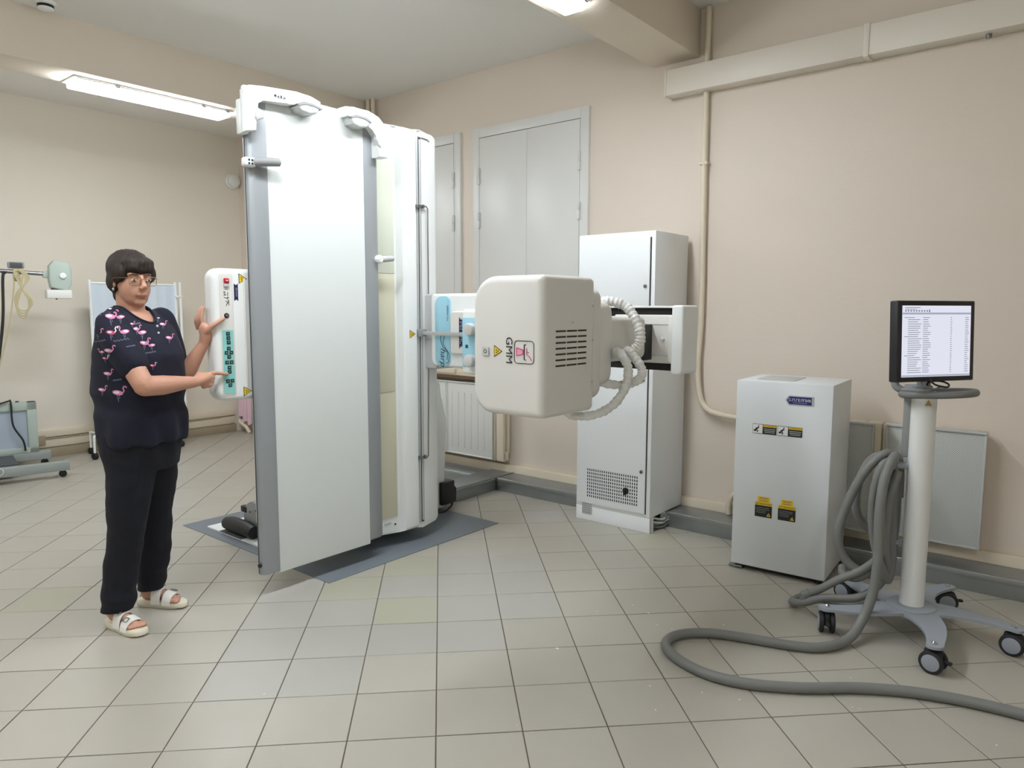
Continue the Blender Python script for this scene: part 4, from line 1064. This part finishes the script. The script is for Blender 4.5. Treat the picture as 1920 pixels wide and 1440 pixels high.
# head
hell(body, (-.012, 0, .030), (.094, .074, .084)); hell(body, (.022, 0, -.034), (.064, .065, .086)); hell(body, (.032, 0, -.076), (.047, .052, .043))
hell(body, (.060, 0, -.098), (.023, .027, .018), 2); hell(body, (.045, 0, -.050), (.043, .052, .052))
for s in (-1, 1):
    hell(body, (.066, s * .026, .020), (.018, .028, .012), 2)
    hell(body, (.099, s * .010, -.036), (.010, .009, .008), 2); hell(body, (-.004, s * .074, -.012), (.018, .010, .032), 2)
tube(body, [hp(.080, 0, .014), hp(.093, 0, -.008), hp(.107, 0, -.030), hp(.100, 0, -.042)], [.009, .010, .012, .008], 10)
hell(body, (.083, 0, -.063), (.012, .024, .006), 2); hell(body, (.081, 0, -.073), (.012, .020, .007), 2)
# neck, trunk
limb(body, [hp(-.020, 0, -.060), (.018, 0, 1.44), (.012, 0, 1.36)], [.056, .058, .075])
loft(body, [(.03, 0, .10, .15, .86), (.035, 0, .13, .16, 1.05), (.04, 0, .13, .15, 1.25), (.03, 0, .105, .15, 1.36), (.02, 0, .080, .12, 1.415), (.014, 0, .062, .08, 1.445)], TY)
# arms
limb(body, [SHR, (SHR + ELR) / 2 + V((0, 0, .0)), ELR + V((-.004, -.004, .012))], [.050, .049, .043])
limb(body, [ELR, ELR.lerp(WRR, .35) + V((0, 0, -.002)), ELR.lerp(WRR, .75), WRR], [.044, .043, .031, .025])
limb(body, [SHL, (SHL + ELL) / 2, ELL], [.050, .047, .040])
limb(body, [ELL, ELL.lerp(WRL, .35), ELL.lerp(WRL, .75), WRL], [.040, .041, .030, .024])
# legs (under the trousers) and feet
for k, hip, kn in (('R', V((.03, -.085, .88)), V((-.02, -.068, .48))), ('L', V((.045, .09, .88)), V((.005, .145, .48)))):
    he, to_, an = FT[k]; d = (to_ - he).normalized(); sd = V((-d.y, d.x, 0))
    limb(body, [hip, kn, an, an + V((0, 0, -.035))], [.075, .052, .036, .036])
    fa = he + d * .042 + V((0, 0, .058)); fb = he + d * .175 + V((0, 0, .044))
    limb(body, [fa, he + d * .10 + V((0, 0, .062)), fb], [.026, .026, .018])
    ell(body, he + d * .165 + V((0, 0, .043)), (.034, .034, .014), sub=2)
    for i in range(5):
        o_ = (i - 2) * .0155 * (1 if k == 'R' else -1)
        ln = .222 - .004 * abs(i - 3) - .006 * (4 - i if i < 4 else 0) * .6
        tube(body, [he + d * .170 + sd * o_ + V((0, 0, .040)), he + d * (ln - .012) + sd * o_ + V((0, 0, .039)), he + d * ln + sd * o_ + V((0, 0, .036))], [.0095, .0095 if i < 4 else .012, .006], 8)
# right hand: index finger stretched to the keypad, the others curled
hd = V((.42, .905, .08)).normalized(); hn = V((-.907, .42, 0)); hz = V((0, 0, 1))
def RH(f, n, z): return WRR + hd * f + hn * n + hz * z
limb(body, [RH(-.01, 0, 0), RH(.03, 0, .004), RH(.070, .002, .010)], [.024, .026, .024], 12)
ell(body, RH(.052, .0, -.006), (.030, .016, .032), Matrix.Rotation(math.atan2(hd.y, hd.x), 3, 'Z'), 2)
tip = V((.349, .2215, 1.142))
tube(body, spline([RH(.072, .0, .022), RH(.098, .002, .024), RH(.128, .002, .020), tip - hd * .004, tip], 3), [.0105] * 4 + [.0098] * 4 + [.0088] * 4 + [.005], 8)
for i in range(3):
    z = .006 - i * .0165; L_ = (.034, .030, .022)[i]
    tube(body, spline([RH(.070, -.002, z), RH(.070 + L_, .000, z - .003), RH(.070 + L_ + .006, .016, z - .008), RH(.066 + L_ * .4, .024, z - .010), RH(.058, .020, z - .008)], 4), .0098 - i * .0006, 8)
tube(body, spline([RH(.018, .012, .018), RH(.045, .020, .030), RH(.070, .020, .022), RH(.086, .022, .012)], 4), [.012] * 5 + [.010] * 7 + [.007], 8)
# left hand: thumb on the front button, fingers up behind the pod's edge
def lerp3(a, b, t): return a + (b - a) * t
limb(body, [WRL, V((.262, .192, 1.325)), V((.262, .190, 1.365))], [.024, .028, .024], 12)
ell(body, (.258, .194, 1.352), (.020, .030, .034), Matrix.Rotation(math.radians(-40), 3, 'Z'), 2)
tube(body, spline([(.262, .180, 1.335), (.292, .168, 1.362), (.322, .180, 1.388), (.346, .218, 1.410)], 4), [.0145] * 4 + [.012] * 4 + [.0105] * 4 + [.007], 8)
for i in range(4):
    b_ = V((.254 - .015 * i, .196 + .013 * i, 1.375 - .004 * i)); up_ = (.088, .095, .090, .075)[i]
    tube(body, spline([b_ + V((0, 0, -.01)), b_ + V((-.008, -.006, .030)), b_ + V((-.006, .002, up_ * .7)), b_ + V((.002, .012, up_))], 4), [.0088] * 8 + [.0080] * 4 + [.006], 8)
bo = fin(remeshed(body, .0042, 5, .5), 'body', 'skin', PR, sharp=180)

# ---- face details
for s in (-1, 1):
    bm = B(); ell(bm, hp(.0795, s * .031, -.003), (.0075, .013, .0042), HR, 2); e = fin(bm, 'eye', 'eye_white', PR)
    bm = B(); ell(bm, hp(.0845, s * .032, -.003), (.004, .0048, .0042), HR, 2); fin(bm, 'iris', 'eye_dark', e)
    bm = B(); tube(bm, [hp(.079, s * .016, .003), hp(.0865, s * .031, .0060), hp(.076, s * .047, .001)], [.002, .0032, .002], 6); fin(bm, 'eyelid', 'skin', e)
    bm = B(); tube(bm, [hp(.086, s * .014, .019), hp(.0855, s * .030, .024), hp(.074, s * .047, .019)], [.003, .0036, .002], 6); fin(bm, 'eyebrow', 'brow', PR)
    # earring
    bm = B(); ell(bm, hp(.0, s * .080, -.046), (.005, .005, .007), HR, 2); fin(bm, 'earring', 'silver', PR)
bm = B(); tube(bm, spline([hp(.076, -.026, -.070), hp(.091, -.012, -.0675), hp(.0935, 0, -.0680), hp(.091, .012, -.0675), hp(.076, .026, -.070)], 4), .0026, 6); fin(bm, 'mouth', 'lips', PR)
# glasses
gl = fin(tube(B(), spline([hp(.104, -.010, .000), hp(.109, 0, .004), hp(.104, .010, .000)], 5), .0014, 6), 'glasses', 'gold', PR)
for s in (-1, 1):
    loop = [hp(.101 - .10 * abs(abs(y) - .034) * 0 - .25 * max(0, y - .034) , s * y, z) for y, z in rrect(.010, .060, -.027, .012, .013, 5)]
    fin(tube(B(), loop, .0013, 6, closed=True), 'rim', 'gold', gl)
    bm = B(); bm.faces.new([bm.verts.new(p) for p in loop]); fin(bm, 'lens', 'lens_glass', gl)
    fin(tube(B(), [hp(.094, s * .060, .006), hp(.075, s * .076, .006), hp(.02, s * .083, .004), hp(-.012, s * .084, -.006)], .0018, 6), 'temple', 'gold', gl)

# ---- hair
hb = B()
hell(hb, (-.020, 0, .044), (.105, .087, .086)); hell(hb, (-.048, 0, -.004), (.068, .078, .085)); hell(hb, (-.058, 0, -.066), (.042, .052, .048))
hell(hb, (.052, 0, .070), (.046, .070, .034)); hell(hb, (.066, .024, .052), (.030, .040, .026)); hell(hb, (.066, -.024, .052), (.030, .040, .027)); hell(hb, (.074, .0, .044), (.022, .040, .020))
for s in (-1, 1):
    hell(hb, (.018, s * .066, .026), (.050, .021, .044)); hell(hb, (-.024, s * .070, -.008), (.040, .020, .050))
ho = remeshed(hb, .006, 3, .5)
Hi = HM.inverted()
for v in ho.verts:
    q = Hi @ v.co; ang = math.atan2(q.y, q.x)
    st = math.sin(ang * 34 + 3 * math.sin(q.z * 40)) * .0016 + noise.noise(V((ang * 9, q.z * 14, 1.0))) * .004
    v.co += (v.co - HC).normalized() * st
fin(ho, 'hair', 'hair', PR, sharp=180)

# ---- tunic
tb = B()
loft(tb, [(.047, .0, .152, .192, .862), (.046, .0, .157, .196, .90), (.042, .0, .164, .200, .98), (.040, 0, .160, .196, 1.03), (.038, .0, .172, .200, 1.08), (.040, .0, .170, .192, 1.16), (.046, 0, .166, .186, 1.25),
          (.042, 0, .150, .184, 1.31), (.030, 0, .118, .180, 1.37), (.018, 0, .092, .155, 1.412), (.010, 0, .072, .110, 1.444), (.008, 0, .060, .080, 1.462)], TY)
limb(tb, [SHR + V((.002, .010, .004)), SHR.lerp(ELR, .30), SHR.lerp(ELR, .62)], [.067, .072, .066])
limb(tb, [SHL + V((0, -.010, .004)), SHL.lerp(ELL, .35), SHL.lerp(ELL, .62)], [.066, .069, .064])
tn = remeshed(tb, .0075, 6, .5)
for v in tn.verts:
    p = v.co; nn = v.normal
    fold = .008 * noise.noise(V((p.x * 7, p.y * 7, p.z * 3.2))) + .005 * noise.noise(V((p.x * 16 + p.z * 9, p.y * 16, p.z * 12 + 4)))
    if p.z < 1.02: fold += .007 * math.sin(math.atan2(p.y, p.x - .04) * 9 + p.z * 4) * min(1, (1.02 - p.z) / .1)
    if .99 < p.z < 1.09: fold -= .006 * math.cos((p.z - 1.04) / .05 * PI / 2)
    v.co = p + nn * fold
# neckline: cut a round opening over neck and upper chest
fd = V((math.cos(TY - .1), math.sin(TY - .1), 0))
kill = []
for f in tn.faces:
    c = f.calc_center_median(); q = c - V((.016, -.004, 1.46))
    f_ = q.dot(fd); l_ = q.dot(V((-fd.y, fd.x, 0)))
    if (f_ - .026) ** 2 / .094 ** 2 + l_ ** 2 / .068 ** 2 < 1 and c.z > 1.385: kill.append(f)
bmesh.ops.delete(tn, geom=kill, context='FACES')
for it in range(14):           # even out the cut edge
    new = {}
    for v in tn.verts:
        nb = [e.other_vert(v).co for e in v.link_edges if e.is_boundary]
        if len(nb) == 2: new[v] = v.co * .4 + (nb[0] + nb[1]) * .3
    for v, c in new.items(): v.co = c
loop = []
st = next((v for v in tn.verts if sum(e.is_boundary for e in v.link_edges) == 2), None)
prev, cur = None, st
while cur is not None:
    loop.append(cur.co.copy())
    nx = [e.other_vert(cur) for e in cur.link_edges if e.is_boundary]
    nx = [q for q in nx if q is not prev]
    prev, cur = cur, (nx[0] if nx else None)
    if cur is st or len(loop) > 2000: break
TV = BVHTree.FromBMesh(tn)
to_ = fin(tn, 'tunic', 'cloth_navy', PR, sharp=180)
if len(loop) > 20: fin(tube(B(), loop[::2], .0058, 8, closed=True), 'neckband', 'cloth_navy', to_, sharp=180)

# neckline band and placket with press studs
def onto(x, z, src=V((1.71, -3.19, 1.46)), lift=.0025):
    """point of the cloth in front of (x, 0, z) as seen from src"""
    d = (V((x, 0, z)) - src).normalized(); h = TV.ray_cast(src, d)
    return (h[0] + h[1] * lift * (1 if h[1].dot(d) < 0 else -1)) if h[0] is not None else None

FLP, FHT, FWH, FLN = B(), B(), B(), B()
def shape(bm, pts, c, w=None, src=V((1.71, -3.19, 1.46)), lift=.0025):
    """closed outline fan (w None) or ribbon of width w laid on the cloth around c=(x, z)"""
    if w is None:
        ring = [onto(c[0] + a, c[1] + b, src, lift) for a, b in pts]
        cen = onto(c[0] + sum(a for a, _ in pts) / len(pts), c[1] + sum(b for _, b in pts) / len(pts), src, lift)
        if cen is None or any(p is None or (p - cen).length > .09 for p in ring): return
        vs = [bm.verts.new(p) for p in ring]; cv = bm.verts.new(cen)
        for i in range(len(vs)): bm.faces.new((vs[i], vs[(i + 1) % len(vs)], cv))
    else:
        prev = None
        for i in range(len(pts)):
            a = pts[max(0, i - 1)]; b = pts[min(len(pts) - 1, i + 1)]
            dx, dz = b[0] - a[0], b[1] - a[1]; l_ = math.hypot(dx, dz) or 1
            p0 = onto(c[0] + pts[i][0] - dz / l_ * w, c[1] + pts[i][1] + dx / l_ * w, src, lift)
            p1 = onto(c[0] + pts[i][0] + dz / l_ * w, c[1] + pts[i][1] - dx / l_ * w, src, lift)
            if p0 is None or p1 is None: prev = None; continue
            cur = (bm.verts.new(p0), bm.verts.new(p1))
            if prev is not None and (prev[0].co - cur[0].co).length < .05: bm.faces.new((prev[0], prev[1], cur[1], cur[0]))
            prev = cur

def flamingo(c, s, flip, hot=False, src=V((1.71, -3.19, 1.46))):
    f = -1 if flip else 1
    M2 = lambda l: [(a * f * s, b * s) for a, b in l]
    s *= 1.2
    shape(FHT if hot else FLP, M2([(.55 * math.cos(t) , .26 * math.sin(t) + .12 * math.cos(t) * -.6) for t in [k * PI / 7 for k in range(14)]]), c, src=src)
    shape(FWH, M2([(-.1 + .30 * math.cos(t), .03 + .13 * math.sin(t)) for t in [k * PI / 5 for k in range(10)]]), c, src=src, lift=.0034)
    shape(FWH if hot else FLP, M2([(.48, -.02), (.66, .20), (.56, .46), (.66, .66), (.84, .66), (.92, .50)]), c, .07 * s, src=src)
    shape(FLN, M2([(-.05, -.2), (-.02, -.6), (.06, -.95)]), c, .028 * s, src=src)
    shape(FLN, M2([(.08, -.2), (.20, -.55), (.02, -.62)]), c, .028 * s, src=src)
def script(c, w, src=V((1.71, -3.19, 1.46))):
    shape(FLN, [(k * w / 16 - w / 2, .004 * math.sin(k * 1.9) + k * w / 90) for k in range(17)], c, .0012, src=src)
def cxy(cx, cy):
    """print layout units -> (x, z) on the plane y = 0 of the figure"""
    return (-.1665 + (cx / 3.6 - 30) * .00239 + .0, 1.6376 - (cy / 3.6 - 60) * .002384)
for cx, cy, s, fl, hot in ((245, 548, .034, 0, 0), (312, 552, .026, 1, 0), (242, 655, .030, 0, 1), (335, 650, .030, 1, 0), (155, 658, .024, 0, 0), (222, 775, .028, 0, 0), (180, 785, .018, 1, 0), (196, 828, .018, 0, 1),
                           (206, 932, .026, 0, 0), (162, 1042, .024, 0, 0), (268, 1062, .036, 0, 0), (412, 632, .022, 0, 0), (452, 655, .028, 1, 0), (458, 726, .028, 0, 0), (512, 740, .022, 1, 0),
                           (560, 560, .018, 1, 0), (590, 600, .020, 0, 0), (628, 690, .022, 0, 0), (508, 876, .018, 0, 1), (245, 500, .022, 1, 0), (385, 598, .014, 0, 0)):
    flamingo(cxy(cx, cy), s, fl, hot)
for cx, cy, w in ((170, 718, .05), (310, 715, .07), (160, 545, .035), (370, 752, .04), (500, 795, .05), (270, 980, .04), (420, 600, .03)): script(cxy(cx, cy), w)
rr = random.Random(11)
for k in range(26):     # print on the back and far side
    src = V((-2.5 + rr.uniform(-1, 1.5), 2.6 + rr.uniform(-1.5, 1), 1.3))
    flamingo((rr.uniform(-.14, .16), rr.uniform(1.08, 1.40)), rr.uniform(.022, .034), rr.random() < .5, rr.random() < .25, src)
for bm, n, m in ((FLP, 'flamingo_print', 'fl_pink'), (FHT, 'flamingo_print', 'fl_hot'), (FWH, 'flamingo_print', 'fl_white'), (FLN, 'script_print', 'fl_line')):
    fin(bm, n, m, to_, recalc=False)['kind'] = 'stuff'
for x, z in ((.130, 1.375), (.134, 1.345)):
    p = onto(x, z)
    if p is not None: fin(disc(B(), p, (.6, -.8, .2), .005, .004, 12, .001), 'press_stud', 'silver', to_)

# ---- trousers
tr = B()
loft(tr, [(.035, 0, .125, .168, .74), (.035, 0, .142, .182, .82), (.036, 0, .150, .188, .90), (.036, 0, .145, .180, .96)], TY)
limb(tr, [(.030, -.082, .80), (.012, -.078, .66), (-.016, -.068, .48), (-.060, -.055, .27), (-.092, -.048, .085)], [.103, .097, .083, .076, .066])
limb(tr, [(.048, .088, .80), (.034, .108, .66), (.006, .142, .48), (-.030, .176, .27), (-.058, .198, .10)], [.102, .095, .080, .073, .063])
tm = remeshed(tr, .008, 5, .5)
for v in tm.verts:
    p = v.co
    fold = .010 * noise.noise(V((p.x * 6, p.y * 6, p.z * 5 + 9))) + .005 * noise.noise(V((p.x * 14, p.y * 14, p.z * 16)))
    if p.z < .3: fold += .006 * math.sin(p.z * 60 + p.x * 20) * (1 - p.z / .3)
    v.co = p + v.normal * fold
# trim the round limb ends flat at the hems
res = bmesh.ops.bisect_plane(tm, geom=tm.verts[:] + tm.edges[:] + tm.faces[:], plane_co=(0, 0, .090), plane_no=(.0, 0, 1), clear_inner=True)
bmesh.ops.holes_fill(tm, edges=[e for e in tm.edges if e.is_boundary])
fin(tm, 'trousers', 'cloth_trouser', PR, sharp=60)

# ---- sandals
def sandal(k):
    he, toe, an = FT[k]; d = (toe - he).normalized(); sd = V((-d.y, d.x, 0)); sg = 1 if k == 'R' else -1
    P = lambda f, s, z: he + d * f + sd * s * sg + V((0, 0, z))
    out = [(-.012, 0), (-.006, -.022), (.02, -.034), (.08, -.034), (.13, -.040), (.175, -.046), (.21, -.042), (.236, -.026), (.246, 0), (.240, .024), (.215, .038), (.17, .041), (.12, .035), (.06, .032), (.02, .031), (-.005, .020)]
    bm = B(); lv = []
    for z, g in ((0, .90), (.008, 1.0), (.024, 1.0), (.030, .95)):
        lv.append([bm.verts.new(P(.115 + (f - .115) * g, s * g, z + (.006 if f < .08 and z > .01 else 0) + (.006 * max(0, f - .19) / .05 if z < .001 else 0))) for f, s in out])
    n = len(out)
    for a, b in zip(lv, lv[1:]):
        for i in range(n): bm.faces.new((a[i], a[(i + 1) % n], b[(i + 1) % n], b[i]))
    bm.faces.new(list(reversed(lv[0]))); bm.faces.new(lv[-1])
    so = fin(bm, 'sandal', 'sandal_sole', PR, sharp=50)
    for f0, f1, hh, w0 in ((.080, .128, .104, .041), (.142, .184, .078, .047)):
        bm = B(); G = []
        for f in [f0 + (f1 - f0) * q / 4 for q in range(5)]:
            row = []
            for q in range(13):
                t = PI * q / 12
                h_ = (hh - (f - f0) * .35)
                row.append((P(f, -w0 * math.cos(t) * (1.0), .020 + (h_ - .020) * math.sin(t) ** .8)))
            G.append(row)
        vo = [[bm.verts.new(p) for p in row] for row in G]
        vi = [[bm.verts.new(P(0, 0, 0) + (p - P(0, 0, 0)) - (p - P((f0 + f1) / 2, 0, .03)).normalized() * .004) for p in row] for row in G]
        for a in range(4):
            for q in range(12):
                bm.faces.new((vo[a][q], vo[a][q + 1], vo[a + 1][q + 1], vo[a + 1][q])); bm.faces.new((vi[a][q], vi[a + 1][q], vi[a + 1][q + 1], vi[a][q + 1]))
        for q in range(12):
            bm.faces.new((vo[0][q], vi[0][q], vi[0][q + 1], vo[0][q + 1])); bm.faces.new((vo[4][q], vo[4][q + 1], vi[4][q + 1], vi[4][q]))
        st = fin(bm, 'strap', 'sandal_white', so, sharp=50)
        # buckle
        fm = (f0 + f1) / 2; t = PI * .30
        c = P(fm, -w0 * math.cos(t), .020 + (hh - .028) * math.sin(t) ** .8 + .008)
        nrm = (c - P(fm, 0, .03)).normalized(); uu = d; vv = nrm.cross(uu).normalized()
        fin(tube(B(), [c + nrm * .002 + uu * a + vv * b for a, b in rrect(-.014, .014, -.010, .010, .003, 2)], .0022, 6, closed=True), 'buckle', 'steel', st)
sandal('R'); sandal('L')

# ---- plaster specks scattered on the tiles
bm = B(); rr = random.Random(21)
spots = [(-.05, .78, .010)]
spots += [(rr.gauss(.35, .55), rr.gauss(1.35, .45), rr.uniform(.003, .006)) for k in range(22)] + [(rr.uniform(-1.2, 1.6), rr.uniform(-.6, 1.6), rr.uniform(.002, .005)) for k in range(14)]
for x, y, r in spots:
    if y > 2.0: continue
    n = 6; a0 = rr.uniform(0, 6)
    top = [bm.verts.new((x + r * rr.uniform(.5, 1.2) * math.cos(a0 + 2 * PI * k / n), y + r * rr.uniform(.4, 1) * math.sin(a0 + 2 * PI * k / n), .0008)) for k in range(n)]
    c = bm.verts.new((x, y, .0008 + r * .25))
    for k in range(n): bm.faces.new((top[k], top[(k + 1) % n], c))
o = fin(bm, 'plaster_specks', 'white_print')
tag(o, 'tiny white plaster specks scattered on the floor tiles', 'debris', kind='stuff')
